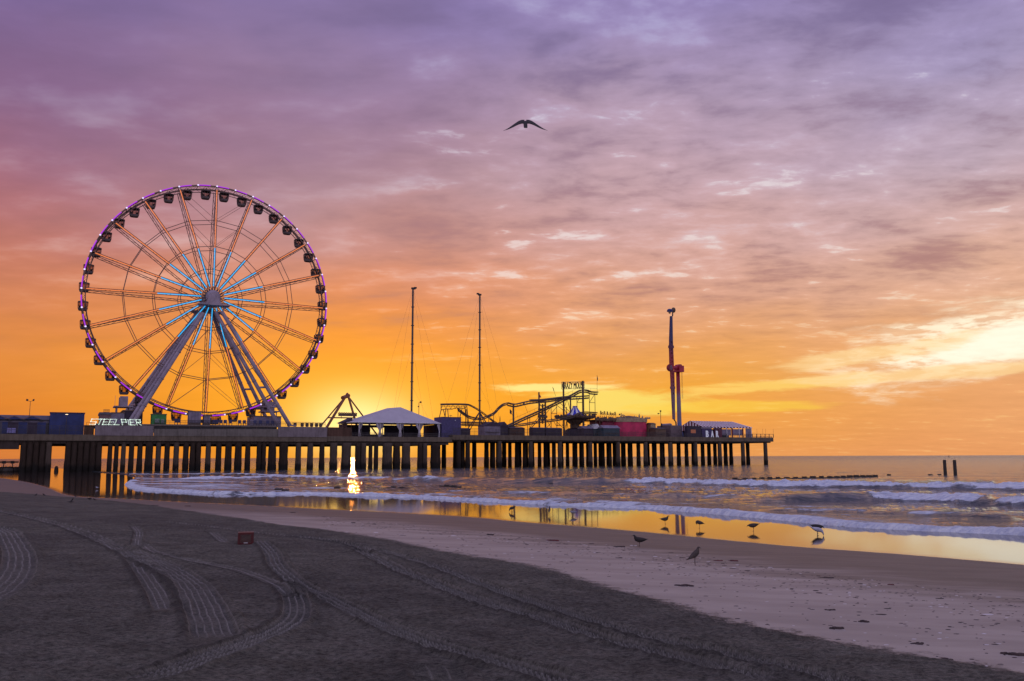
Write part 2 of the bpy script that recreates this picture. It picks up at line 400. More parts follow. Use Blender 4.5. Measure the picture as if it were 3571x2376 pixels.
# wheel tracks: points, half width (m), ridges, tread strength, depth
TRK = [
 ([(0,1782),(165,1821),(331,1876),(419,1914),(480,1953),(524,2008),(568,2074),(600,2140)], .26, 5, .0, .024),
 ([(419,1914),(496,1942),(579,1975),(662,2030),(705,2096),(732,2163),(760,2240)], .32, 6, .0, .028),
 ([(-160,1840),(0,1848),(44,1887),(68,1942),(55,1997),(0,2058),(-120,2130)], .36, 5, .0, .028),
 ([(905,1884),(949,1931),(971,1975),(1048,2041),(1155,2091),(1321,2174),(1486,2240),(1651,2290),(1900,2366),(2100,2430)], .22, 4, .6, .034),
 ([(1230,1905),(1265,1925),(1376,1981),(1541,2047),(1707,2108),(1927,2168),(2093,2223),(2258,2264),(2400,2302),(2760,2390)], .22, 4, .7, .034),
 ([(1000,1868),(1100,1882),(1265,1912),(1486,1967),(1651,2030),(1817,2091),(2038,2157),(2300,2229),(2570,2292),(2839,2357),(3100,2420)], .20, 4, .8, .030),
 ([(980,2030),(1009,2058),(1034,2098),(1026,2160),(938,2212),(827,2256),(717,2295),(607,2337),(440,2390)], .22, 4, .6, .024),
 ([(450,1880),(496,1898),(552,1931),(717,1964),(855,1997),(965,2041),(1003,2075)], .14, 2, .0, .012),
 ([(463,1835),(482,1858),(478,1884),(474,1905)], .13, 3, .0, .016),
 ([(734,1854),(762,1878),(789,1895)], .14, 3, .0, .018),
 ([(1490,2306),(1525,2345),(1545,2400)], .30, 3, 1.0, .03),
 ([(-150,1760),(0,1782),(165,1822),(331,1878),(419,1918)], .12, 2, .0, .014),
 ([(560,1818),(760,1842),(1000,1868),(1100,1878),(1300,1905)], .12, 2, .0, .012),
]
TRKS = [(GsL(smooth_poly(p, 5)), w, n, tr, dp) for p, w, n, tr, dp in TRK]

def sand_z(x, y, detail=True):
    z, dc, dd = base_z(x, y)
    wob = vnoise(x, y, .35, 3, 4)*.8
    dA, sA, _ = polydist(x, y, POLA, False); dA = dA*sA+wob*.35
    dB, sB, _ = polydist(x, y, POLB, False); dB = dB*sB+wob*1.2
    dry = sst(-.15, .25, dA)
    dist = np.hypot(x, y)
    # long soft undulations and small lumps in the dry sand
    z = z+dry*(.05*vnoise(x, y, .16, 5, 3)+.022*dry)
    quiet = np.ones_like(x)
    if detail:
        for poly, w, nr, tr, dp in TRKS:
            if nr < 2: continue
            bb = (dist < 60) & (x > poly[:, 0].min()-1) & (x < poly[:, 0].max()+1) & (y > poly[:, 1].min()-1) & (y < poly[:, 1].max()+1)
            if bb.any():
                d_, _, _ = polydist(x[bb], y[bb], poly); quiet[bb] = np.minimum(quiet[bb], sst(w*.9, w*1.3, d_)*.85+.15)
    dryn = dry*quiet
    z = z+dryn*.030*vnoise(x, y, 1.9, 11, 4, .65)*(dist < 60)
    z = z+dryn*.026*np.clip(vnoise(x, y, 7.5, 12, 3, .6), -.35, .6)*(dist < 40)
    damp = (1-dry)*sst(0, 2.5, dc)
    z = z+damp*(.012*vnoise(x, y, .5, 15, 4))
    low = np.zeros_like(x)
    if detail:
        near = dist < 60
        for poly, w, nr, tr, dp in TRKS:
            bb = near & (x > poly[:, 0].min()-1) & (x < poly[:, 0].max()+1) & (y > poly[:, 1].min()-1) & (y < poly[:, 1].max()+1)
            if not bb.any(): continue
            xs = x[bb]; ys = y[bb]
            d, s, arc = polydist(xs, ys, poly); u = d*s/w+.05*vnoise(xs, ys, 1.7, 71, 3); crumb = 1+.9*vnoise(xs, ys, 2.3, 73, 3)
            L = arc.max(); endf = sst(0, 1.2, arc)*sst(0, .8, L-arc)*.9+.1
            inside = 1-sst(.85, 1.12, np.abs(u))
            dp = dp*1.5; floor = -dp*inside*np.clip(crumb, .3, 1.6)
            if nr > 1:
                ph = (u*.5+.5)*nr
                floor += inside*dp*.9*(np.abs(((ph) % 1.0)-.5)*2)**6
            if tr: floor += inside*tr*.022*np.clip(crumb, .2, 1.5)*np.where(np.sin((arc+np.abs(u)*w*.6)*2*PI/.10) > 0, 1, -1)
            berm = dp*.9*np.exp(-((np.abs(u)-1.25)/.22)**2)*(1+.6*vnoise(xs, ys, 5, 21, 2))
            z[bb] = z[bb]*(1)+(floor+berm)*endf*(1 if nr > 1 else .8)
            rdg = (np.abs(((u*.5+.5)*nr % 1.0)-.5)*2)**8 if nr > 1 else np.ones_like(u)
            low[bb] = np.where(inside*endf > .3, (rdg*.85*np.clip(crumb, .15, 1.2)+.09)*inside*endf, np.where(np.abs(u) < 1.6, np.minimum(low[bb], -.8*endf*np.exp(-((np.abs(u-1.22))/.2)**2)*(1+.5*vnoise(xs, ys, 3, 61, 2))), low[bb]))  # colour mask: light on the ridges, painted shade along the right-hand edge
    return z, dc, dd, dA, dB, low

def polar_grid(rr, aa):
    A, Rr = np.meshgrid(np.radians(aa), rr)
    return (Rr*np.sin(A)).ravel(), (Rr*np.cos(A)).ravel()
def grid_mesh(name, x, y, z, nr, na, keep=None, attrs=None):
    idx = np.arange(nr*na).reshape(nr, na)
    q = np.stack([idx[:-1, :-1], idx[:-1, 1:], idx[1:, 1:], idx[1:, :-1]], -1).reshape(-1, 4)[:, ::-1]
    if keep is not None: q = q[keep[q].all(1)]
    used = np.zeros(nr*na, bool); used[q.ravel()] = True
    remap = np.cumsum(used)-1; q = remap[q]
    co = np.stack([x, y, z], -1)[used].astype(np.float32)
    me = bpy.data.meshes.new(name); me.vertices.add(len(co)); me.vertices.foreach_set('co', co.ravel())
    me.loops.add(q.size); me.loops.foreach_set('vertex_index', q.ravel().astype(np.int32))
    me.polygons.add(len(q)); me.polygons.foreach_set('loop_start', np.arange(0, q.size, 4, dtype=np.int32))
    me.polygons.foreach_set('use_smooth', np.ones(len(q), bool))
    me.update(calc_edges=True)
    for k, v in (attrs or {}).items():
        at = me.attributes.new(k, 'FLOAT', 'POINT'); at.data.foreach_set('value', v[used].astype(np.float32))
    return me
def angles(fov, n, wide, nw):
    c = np.linspace(-fov, fov, n); l = np.linspace(-wide, -fov, nw, endpoint=False); return np.concatenate([l, c, -l[::-1]])

QUAL = 1.0
# sand
dn = np.linspace(3.4/6.5, 3.4/330.0, int(820*QUAL))         # tangent of the view's depression, evenly spaced
rr = 3.4/dn; aa = angles(33, int(1250*QUAL), 80, 60)
gx, gy = polar_grid(rr, aa)
gz, gdc, gdd, gdA, gdB, glow = sand_z(gx, gy)
keep = gdd > -25
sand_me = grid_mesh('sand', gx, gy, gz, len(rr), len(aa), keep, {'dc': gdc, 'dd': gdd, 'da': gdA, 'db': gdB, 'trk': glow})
sand = bpy.data.objects.new('sand', sand_me); COL.objects.link(sand); tag(sand, kind='structure')

def sand_mat():
    m = bpy.data.materials.new('beach_sand'); m.use_nodes = True; nt = NT(m.node_tree); b = nt.n['Principled BSDF']
    def at(n):
        a = nt.new('ShaderNodeAttribute'); a.attribute_name = n; return a.outputs['Fac']
    pos = nt.new('ShaderNodeNewGeometry').outputs['Position']
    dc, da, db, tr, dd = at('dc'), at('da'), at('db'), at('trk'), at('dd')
    n1 = nt.noise(pos, 1.3, 6, .65); n2 = nt.noise(pos, 22, 5, .7); n3 = nt.noise(pos, 90, 3, .7)
    flat = nt.noise(nt.scale(pos, (.35, 1.2, 1)), 1.0, 5, .6)
    w = nt.m('ADD', nt.m('MULTIPLY', nt.m('SUBTRACT', n2, .5), 1.1), nt.m('MULTIPLY', nt.m('SUBTRACT', nt.noise(pos, 3.5, 5, .7), .5), 1.6))
    dry = nt.mr(nt.m('ADD', da, w), -.2, .3)
    mid = nt.mr(nt.m('ADD', db, nt.m('MULTIPLY', nt.m('SUBTRACT', flat, .5), 7.0)), -2.2, 3.2); mid = nt.m('MULTIPLY', mid, nt.mr(nt.sep(pos)[0], -24, -4, .25, 1.0))   # 1 = pale damp, 0 = dark wet
    film = nt.mr(nt.m('ADD', dc, nt.m('MULTIPLY', nt.m('SUBTRACT', flat, .5), .35)), .22, -.10)      # 1 = covered by a water film
    n4 = nt.noise(nt.scale(pos, (1, 1.4, 1)), 11., 6, .78); n5 = nt.noise(pos, .28, 4, .6)
    cdry = nt.mix(nt.mr(n1, .25, .75), (.090,.084,.069), (.150,.140,.117))
    cdry = nt.mix(1.0, cdry, nt.mix(nt.mr(n4, .32, .66), (.45,.45,.46), (1.45,1.44,1.42)), 'MULTIPLY')
    cdry = nt.mix(1.0, cdry, nt.mix(nt.mr(n5, .3, .7), (.85,.84,.86), (1.15,1.15,1.12)), 'MULTIPLY')
    grain = nt.mix(nt.mr(n3, .3, .7), (.72,.72,.72), (1.2,1.2,1.2)); cdry = nt.mix(1.0, cdry, grain, 'MULTIPLY')
    cdamp = nt.mix(nt.mr(flat, .3, .7), (.29,.25,.21), (.39,.34,.285))
    cwet = nt.mix(nt.mr(flat, .3, .7), (.12,.10,.08), (.165,.138,.112))
    c = nt.mix(mid, cwet, cdamp); c = nt.mix(film, c, (.05,.036,.03)); c = nt.mix(dry, c, cdry)
    c = nt.mix(nt.mr(tr, 0, .9, 0, .9, False), c, (.40,.37,.33)); c = nt.mix(nt.mr(tr, 0, -.5, 0, .45, False), c, (.035,.031,.030))  # track ridges lightened, right edge darkened: relief shading put into the colour
    # shell bits and dark grit on the damp sand
    vo = nt.new('ShaderNodeTexVoronoi'); nt.put(vo.inputs['Vector'], pos); vo.inputs['Scale'].default_value = 5.0
    vs = nt.sep(vo.outputs['Color'])
    big = nt.noise(pos, .5, 3)
    dot = nt.m('MULTIPLY', nt.m('LESS_THAN', vo.outputs['Distance'], .09), nt.m('GREATER_THAN', vs[0], .74))
    dot = nt.m('MULTIPLY', dot, nt.m('GREATER_THAN', big, .47))
    dot = nt.m('MULTIPLY', dot, nt.m('SUBTRACT', 1.0, film))
    shell = nt.mix(nt.m('GREATER_THAN', vs[1], .72), (.03,.022,.02), (.5,.46,.44))
    c = nt.mix(nt.m('MULTIPLY', dot, nt.m('SUBTRACT', 1.0, nt.m('MULTIPLY', dry, .85))), c, shell)
    nt.l.new(c, b.inputs['Base Color'])
    rw = nt.mix(mid, (.55,)*3, (.62,)*3); rf = nt.mix(film, rw, nt.mix(nt.mr(dc, -1.0, .1), (.055,)*3, (.14,)*3)); ro = nt.mix(dry, rf, (.95,)*3)
    nt.l.new(ro, b.inputs['Roughness'])
    sp = nt.mix(dry, nt.mix(film, nt.mix(mid, (.12,)*3, (.22,)*3), (.75,)*3), (.05,)*3); nt.l.new(sp, b.inputs['Specular IOR Level'])
    b.inputs['IOR'].default_value = 1.45
    h = nt.m('ADD', nt.m('ADD', nt.m('MULTIPLY', n4, 1.1), nt.m('MULTIPLY', n2, .6)), nt.m('MULTIPLY', n3, .25))
    hdry = nt.m('MULTIPLY', h, nt.m('ADD', nt.m('MULTIPLY', dry, 1.0), nt.m('MULTIPLY', nt.m('SUBTRACT', 1.0, film), .10)))
    rip = nt.noise(nt.scale(pos, (.5, 2.6, 1)), 1.2, 4, .6)
    hf = nt.m('MULTIPLY', nt.m('MULTIPLY', rip, film), .022)
    nt.l.new(nt.bump(nt.m('ADD', hdry, hf), 1.0, .035), b.inputs['Normal'])
    return m
sand_me.materials.append(sand_mat())

# ------------------------------------------------------------------ sea
def GW(pts): return np.array([G(x, y, WL+.15) for x, y in smooth_poly(pts, 5)])
# crest lines of the waves: points, height, back length, face length, foam (start, end as arc fractions, strength), foam tail
WAVES = [
 # big breaker on the right and its unbroken green shoulder to the left
 ([(1280,1674),(1500,1676),(1700,1679),(1900,1681),(2100,1683),(2390,1685),(2700,1693),(3000,1697),(3300,1699),(3571,1703),(4000,1708)], .62, 5.0, 1.3, [(.0,.16,.55),(.42,1.,1.0)], 2.4),
 ([(2700,1742),(2850,1738),(3000,1736),(3200,1739),(3400,1747),(3571,1755),(4000,1775)], .45, 3.5, 1.0, [(.30,.62,1.),(.66,1.,1.)], 1.8),
 ([(1500,1712),(1800,1716),(2100,1722),(2400,1728),(2650,1732)], .20, 2.0, .7, [(.05,.4,.55),(.6,.95,.5)], 2.0),
 ([(1250,1712),(1500,1722),(1800,1738),(2100,1750),(2350,1762)], .16, 1.6, .6, [(.1,.5,.6),(.7,.98,.6)], 1.8),
 ([(2640,1772),(2850,1774),(3050,1779),(3300,1788),(3571,1798)], .14, 1.6, .6, [(.1,.45,.65),(.6,.95,.6)], 1.4),
 ([(2420,1737),(2600,1741),(2750,1743)], .10, 2, .6, [], 1),
 ([(2700,1675),(2900,1673),(3200,1676),(3571,1683)], .22, 5, 1.6, [], 1),
 # foamy bores by the pier
 ([(330,1655),(500,1655),(700,1652),(860,1653),(1000,1660)], .22, 3.0, .8, [(0.,1.,.8)], 5),
 ([(620,1668),(860,1666),(1010,1662),(1150,1668),(1300,1670),(1480,1670)], .40, 4.0, 1.0, [(0,.9,.9)], 6),
 ([(1100,1655),(1300,1650),(1700,1643),(2300,1632),(2700,1628)], .20, 5, 1.5, [(0,.16,.5)], 2),
]
WAVP = [(GW(p), h, bl, fl, fo, tail) for p, h, bl, fl, fo, tail in WAVES]
r1 = np.linspace(math.atan(3.4/20.0), math.atan(3.4/420.0), int(430*QUAL)); r2 = np.linspace(math.atan(3.4/420.0), math.atan(3.4/30000.0), 60)[1:]
rw_ = 3.4/np.tan(np.concatenate([r1, r2])); aw = angles(33, int(1100*QUAL), 80, 50)
wx, wy = polar_grid(rw_, aw)
zb, wdc, wdd = base_z(wx, wy)
keepw = wdd < 2.0
near = (np.hypot(wx, wy) < 420)
wz = np.full_like(wx, WL); foam = np.zeros_like(wx)
sea = np.maximum(-wdd, 0)
fadeS = sst(0, 18, sea)
# swell and chop, shore-parallel
sdir = np.array([.80, .60]); al = wx*sdir[0]+wy*sdir[1]; ac = -wx*sdir[1]+wy*sdir[0]
dist = np.hypot(wx, wy)
wz += fadeS*.10*vnoise(al*.18, ac*.5, 1.0, 31, 4, .55)*np.clip(300/dist, 0, 1.5)
wz += fadeS*.055*vnoise(al*.6, ac*1.7, 1.0, 33, 3, .6)*(dist < 250)
for poly, h, bl, fl, fo, tail in WAVP:
    bb = near & (wx > poly[:, 0].min()-15) & (wx < poly[:, 0].max()+15) & (wy > poly[:, 1].min()-15) & (wy < poly[:, 1].max()+15)
    xs, ys = wx[bb], wy[bb]; d, s, arc = polydist(xs, ys, poly); d = d*s; L = np.max(np.r_[0, np.cumsum(np.hypot(*np.diff(poly, axis=0).T))])
    d = d+.7*vnoise(xs, ys, .25, 41, 3)
    u = arc/L; hh = h*sst(0, .12, u+.03)*sst(0, .1, 1.03-u)*(1+.35*vnoise(xs, ys, .12, 43, 2))
    prof = np.where(d < 0, np.exp(-(d/bl)**2), np.exp(-(d/fl)**2))
    wz[bb] += hh*prof
    for a0, a1, st in fo:
        on = sst(a0-.015, a0+.02, u)*sst(a1+.015, a1-.02, u) if a1 < 1 else sst(a0-.015, a0+.02, u)
        fm = on*st*(np.where(d > 0, 1-sst(fl*.9, fl*1.5, d), np.exp(-np.maximum(-d-tail*.25, 0)/tail*1.7)))
        foam[bb] = np.maximum(foam[bb], fm)
        wz[bb] += on*st*prof*h*.5*(vnoise(xs, ys, 1.3, 47, 4, .65)+.15)
# swash front
wsw = np.where(wdd < 0, np.exp(-(np.maximum(-wdd-.4, 0)/1.5)), 1-sst(0, .35, wdd))
nsw = vnoise(wx, wy, .25, 51, 4)
wz += .22*wsw*(1+.5*nsw)+.14*wsw*vnoise(wx, wy, 1.5, 53, 4, .65)*(sst(.4, -.2, wdd))
wz = np.where(wdd > .0, wz-.55*np.maximum(wdd, 0), wz)
bandw = 1.5+2.0*nsw+np.clip((wx+5)*.06, 0, 2.2)
fsw = np.clip(1.05-np.maximum(-wdd-bandw*.45, 0)/np.maximum(bandw, .6), 0, 1)*(dist < 140)
foam = np.maximum(foam, fsw)
# thin lace left by the broken waves
lace = .34*sst(30, 4, sea)*(dist < 160)+.22*sst(75, 30, sea)*(wx < -18)*(dist < 200)*sst(230, 120, dist)
foam = np.maximum(foam, lace)
sea_me = grid_mesh('sea_water', wx, wy, wz, len(rw_), len(aw), keepw, {'foam': foam, 'dd': wdd})
seao = bpy.data.objects.new('sea_water', sea_me); COL.objects.link(seao); tag(seao, kind='structure')
def sea_mat():
    m = bpy.data.materials.new('sea_water'); m.use_nodes = True; nt = NT(m.node_tree); b = nt.n['Principled BSDF']
    at = nt.new('ShaderNodeAttribute'); at.attribute_name = 'foam'; fo = at.outputs['Fac']
    pos = nt.new('ShaderNodeNewGeometry').outputs['Position']
    mp = nt.new('ShaderNodeMapping'); nt.put(mp.inputs[0], pos); mp.inputs['Rotation'].default_value = (0, 0, math.radians(44)); mp.inputs['Scale'].default_value = (.35, 1.0, .5)
    q = mp.outputs[0]
    na = nt.noise(q, 1.5, 8, .72, .4); nb = nt.noise(q, .22, 5, .6, .3); nc = nt.noise(q, 5.0, 4, .65)
    nf = nt.noise(q, .05, 6, .6)
    lacev = nt.noise(q, 1.6, 7, .7, 1.2)
    lv = nt.m('SUBTRACT', 1.0, nt.m('MULTIPLY', nt.m('ABSOLUTE', nt.m('SUBTRACT', lacev, .5)), 7.0), clamp=True)
    thr = nt.m('ADD', nt.m('MULTIPLY', nt.m('SUBTRACT', na, .5), .9), nt.m('MULTIPLY', nt.m('SUBTRACT', nb, .5), 1.1))
    nd = nt.noise(q, 3.2, 6, .7, .3); ff = nt.mr(nt.m('ADD', nt.m('ADD', fo, nt.m('MULTIPLY', thr, 1.7)), nt.m('MULTIPLY', nt.m('SUBTRACT', nd, .5), 1.0)), .50, .70)
    ff2 = nt.m('MULTIPLY', lv, nt.mr(nt.m('ADD', fo, nt.m('MULTIPLY', nt.m('SUBTRACT', nb, .5), 1.6)), .30, .75))
    fm = nt.m('MAXIMUM', ff, nt.m('MULTIPLY', ff2, .7))
    cw = nt.mix(nt.mr(nb, .3, .7), (.018,.026,.030), (.045,.052,.055))
    cf = nt.mix(nt.mr(nc, .3, .7), (.58,.64,.78), (.93,.97,1.0))
    nt.l.new(nt.mix(fm, cw, cf), b.inputs['Base Color'])
    dst = nt.new('ShaderNodeVectorMath', operation='LENGTH'); nt.put(dst.inputs[0], pos)
    rf = nt.mr(nt.m('LOGARITHM', dst.outputs['Value'], 10.0), 1.9, 3.2, .05, .24, False)
    rr3 = nt.comb(rf, rf, rf)
    nt.l.new(nt.mix(fm, rr3, (.85,)*3), b.inputs['Roughness'])
    nt.l.new(nt.mix(fm, (.55,)*3, (.1,)*3), b.inputs['Specular IOR Level'])
    b.inputs['IOR'].default_value = 1.38
    cd = nt.new('ShaderNodeCameraData').outputs['View Distance'] if False else None
    far = nt.sep(pos)[1]
    kf = nt.mr(far, 60, 400, 1.0, 1.0)
    rg = lambda n_: nt.m('SUBTRACT', 1.0, nt.m('MULTIPLY', nt.m('ABSOLUTE', nt.m('SUBTRACT', n_, .5)), 2.0))
    nm = nt.noise(q, .55, 5, .6, .5)
    h = nt.m('ADD', nt.m('MULTIPLY', rg(nb), 1.3), nt.m('ADD', nt.m('MULTIPLY', na, .70), nt.m('MULTIPLY', nc, .12)))
    h = nt.m('ADD', h, nt.m('ADD', nt.m('MULTIPLY', rg(nf), 9.0), nt.m('MULTIPLY', rg(nm), 1.0)))
    hfm = nt.m('MULTIPLY', fm, nt.m('ADD', .10, nt.m('MULTIPLY', nt.noise(q, 3.0, 6, .7), 1.3)))
    nt.l.new(nt.bump(nt.m('ADD', h, hfm), 1.0, .26), b.inputs['Normal'])
    return m
sea_me.materials.append(sea_mat())
# ------------------------------------------------------------------ the pier
def C1(x, y): return (x/4.209+1040, y/4.209+1330)
def C2(x, y): return (x/3.928+1500, y/3.928+1300)
def C3(x, y): return (x/4.48+2000, y/4.48+1300)
def C5(x, y): return (x/4.209, y/4.209+1350)
def C6(x, y): return (x/4.209+500, y/4.209+1350)
def CB(x, y): return (x/6.2026+2340, y/6.2026+1440)
def CQ(x, y): return (x/2.614+2250, y/2.614+1050)
def mpp(x, t=0): return (P(x+5, 1500, t)[0]-P(x-5, 1500, t)[0])/10     # metres along the pier per pixel

def conc_mat(name, c1, c2, streak=.5, dark_base=False):
    m = bpy.data.materials.new(name); m.use_nodes = True; nt = NT(m.node_tree); b = nt.n['Principled BSDF']
    pos = nt.new('ShaderNodeTexCoord').outputs['Object']; wp = nt.new('ShaderNodeNewGeometry').outputs['Position']
    n1 = nt.noise(pos, .5, 6, .65); n2 = nt.noise(nt.scale(pos, (1.6, 1.6, .12)), 1.4, 5, .6); n3 = nt.noise(pos, 6, 4, .7)
    f = nt.m('ADD', nt.m('MULTIPLY', n1, .5), nt.m('ADD', nt.m('MULTIPLY', n2, streak), nt.m('MULTIPLY', n3, .15)))
    c = nt.mix(nt.mr(f, .38, .72), c1, c2)
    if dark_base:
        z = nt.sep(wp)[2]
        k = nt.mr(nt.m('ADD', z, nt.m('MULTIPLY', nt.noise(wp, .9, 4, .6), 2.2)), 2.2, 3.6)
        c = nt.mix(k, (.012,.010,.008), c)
    nt.l.new(c, b.inputs['Base Color']); b.inputs['Roughness'].default_value = .85; b.inputs['Specular IOR Level'].default_value = .25
    nt.l.new(nt.bump(nt.m('ADD', n3, nt.m('MULTIPLY', n1, .5)), .5, .05), b.inputs['Normal'])
    return m
CONC = conc_mat('slab_concrete', (.085,.065,.047), (.17,.135,.098))
CONL = conc_mat('pale_concrete', (.14,.115,.12), (.24,.20,.215))
CONG = conc_mat('grey_concrete', (.11,.096,.083), (.19,.168,.15))
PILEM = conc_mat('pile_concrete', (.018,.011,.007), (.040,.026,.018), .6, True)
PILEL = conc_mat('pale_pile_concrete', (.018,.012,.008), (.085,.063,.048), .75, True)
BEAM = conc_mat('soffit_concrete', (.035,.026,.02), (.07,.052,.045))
WALLD = conc_mat('dark_boarding', (.055,.030,.02), (.12,.065,.045))

sL0 = PS(-260); sA = PS(330); sB = PS(1141); sC = PS(1578); sE = PS(2697, 0, 1530)
z1t = P(200,1515.5)[1]; z1b = P(200,1537)[1]
z2t = P(600,1521)[1]; z2b = P(600,1538.5)[1]
z3t = P(1300,1523)[1]; z3b = P(1300,1540)[1]
z4t = P(2000,1520.5)[1]; z4b = P(2000,1536.5)[1]
print('deck z', z1t, z1b, z2t, z2b, z3t, z3b, z4t, z4b, 'THETA', math.degrees(THETA), 'len', sE-sL0)
PT = 34.0
zU = P(760, 1482)[1]      # upper platform level under the wheel
pier = Thing('pier', (0, 0, 0), 'long concrete pleasure pier on thick piles reaching out over the sea', 'pier')
d = MB(); d.box(sL0, sA, 0, PT, z1b, z1t); d.box(sA+.01, sB, 0, PT, z2b, z2t); d.box(sB+.01, sC, .3, PT, z3b, z3t); d.box(sC+.01, sE, 0, PT, z4b, z4t)
for x in range(1600, 2690, 96): s_ = PS(x); d.box(s_, s_+.12, -.03, .2, z4b+.02, z4t-.1)
pier.part('deck', d, CONC)
f = MB()                                                     # raised parapet walls
zb_ = z2t+.004
def wallp(x0, x1, ytop, mb, dt=0.0, th=.5): mb.box(PS(x0), PS(x1)-.02, -.12+dt, th, zb_, P((x0+x1)/2, ytop)[1])
wallp(331, 536, 1484, f); pier.part('parapet', f, CONL); f = MB(); wallp(970, 1141, 1489, f); pier.part('parapet', f, CONL)
f = MB()
for x0, x1 in ((537, 620), (620, 700), (700, 790), (790, 880), (880, 969)): f.box(PS(x0)+.02, PS(x1)-.02, -.08-.01*(x0 % 2), .5, zb_, P((x0+x1)/2, 1496.5)[1])
pier.part('parapet', f, CONG)
f = MB(); f.box(PS(537), PS(969), 1.2, 1.5, P(760,1496,1.2)[1]-1.2, P(760,1485,1.2)[1]); pier.part('recess_wall', f, BLACK)
f = MB(); f.box(PS(533), PS(972), .9, PT-.3, zU-.35, zU); f.box(sA+.3, PS(533), .9, PT-.3, zU-.35, zU-.003); pier.part('upper_platform', f, CONG)
f = MB(); f.box(PS(1142), PS(1226), .35, .7, z3t, P(1180,1491,.5)[1])
pier.part('board_wall', f, WALLD)
f = MB()
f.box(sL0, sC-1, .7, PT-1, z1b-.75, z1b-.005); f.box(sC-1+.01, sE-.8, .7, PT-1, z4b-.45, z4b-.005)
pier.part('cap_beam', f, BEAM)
f = MB(); f.tube([(PS(170), 26, P(600,1556,26)[1]), (PS(1240), 26, P(600,1556,26)[1])], .14); f.tube([(PS(170), 14, P(600,1553,14)[1]+.3), (PS(1240), 14, P(600,1553,14)[1]+.3)], .08)
pier.part('service_pipe', f, BLACK)
# piles
PR = random.Random(4)
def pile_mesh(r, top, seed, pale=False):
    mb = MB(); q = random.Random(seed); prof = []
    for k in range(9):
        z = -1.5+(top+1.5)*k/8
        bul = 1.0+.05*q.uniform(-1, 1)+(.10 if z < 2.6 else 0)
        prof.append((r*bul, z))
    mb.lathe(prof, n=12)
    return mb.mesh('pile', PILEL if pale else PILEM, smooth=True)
def put_pile(me, s_, t_, kind_list=[0]):
    o = bpy.data.objects.new('pile', me); COL.objects.link(o); o.parent = pier.o; o.location = (s_, t_, 0)
rest = MB(); npile = 0
def pile(s_, t_, r, top, pale=False, hidden=False):
    global npile
    if npile < 98 and not hidden:
        put_pile(pile_mesh(r, top, npile, pale), s_, t_); npile += 1
    else: rest.lathe([(r*1.1, -1.5), (r*1.1, 2.2), (r, 2.8), (r, top)], (s_, t_), 10)
S4 = [2671, 2592, 2511, 2426, 2338, 2252, 2156, 2059, 1953, 1851, 1742, 1631]
sf = [PS(x, .9, 1600) for x in S4]
for i, s_ in enumerate(sf):
    pile(s_, .95, .74, z4b-.3, pale=(i not in (11,)))
for i, s_ in enumerate(sf):
    for j in (1, 2, 3): pile(s_, .95+9.5*j, .74, z4b-.3, hidden=(j == 3 and i > 3))
for i, s_ in enumerate(sf):
    if i >= 3:
        for t_ in ((5.6, 15.2, 24.6) if i < 10 else (5.6,)): pile(s_+PR.uniform(-.4, .4), t_, .62, z4b-.3, hidden=True)
# left part: the dark intervals between the gaps
gaps = [(355,373),(391,396),(413,420),(438,447),(467,476),(497,504),(533.5,541),(561,571),(592,603),(624,636),(658,660),(701,715),(735,751),(772,783),(808,817),(843,853),(873,893),(928,934),(963,972),(1004,1029),(1050,1070),(1092,1112),(1132,1149),(1176,1190),(1224,1237),(1277,1284),(1299,1303),(1319,1333),(1367,1370),(1395,1401),(1430,1455),(1490,1502),(1535,1571)]
for (g0, g1), (h0, h1) in zip(gaps[:-1], gaps[1:]):
    a_, b_ = g1+.5, h0-.5; w = b_-a_; k = mpp((a_+b_)/2)
    n = 1 if w < 34 else (2 if w < 52 else 3)
    for q in range(n):
        x0 = a_+w*q/n; x1 = a_+w*(q+1)/n; r = (x1-x0)/2*k*(.98 if n > 1 else 1.0)
        pile(PS((x0+x1)/2, .95, 1600), .95, r*.985, z2b-.3, pale=PR.random() < .35)
    for t_ in (11.5, 22.5):
        kk = mpp((a_+b_)/2, t_); s_ = P((a_+b_)/2, 1600, t_)[0]
        pile(s_, t_, min(.8, w/2*kk*.8), z2b-.3, hidden=True)
pile(PS(1591+8, .95, 1600), .95, .68, z4b-.3)
for x0, x1 in ((69, 179), (225, 354)):                        # dense groups of piles at the beach end
    n = int((x1-x0)/21)
    for q in range(n):
        xa = x0+(x1-x0)*(q+.5)/n
        pile(PS(xa, .95, 1600), .95, (x1-x0)/n/2*mpp(xa)*1.01, z1b-.3, pale=(q == n-1 and x0 == 69), hidden=q % 2 == 1)
    for t_ in (8, 16, 24):
        for q in range(6):
            xa = x0+4+(x1-x0-8)*(q+.5)/6; pile(P(xa, 1600, t_)[0], t_, .8, z1b-.3, hidden=True)
o_ = pier.part('pile', rest, PILEM, smooth=True); o_['kind'] = 'stuff'
f = MB()
zo = P(30, 1567)[1]
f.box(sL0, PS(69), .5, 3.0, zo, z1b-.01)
pier.part('edge_beam', f, BEAM)

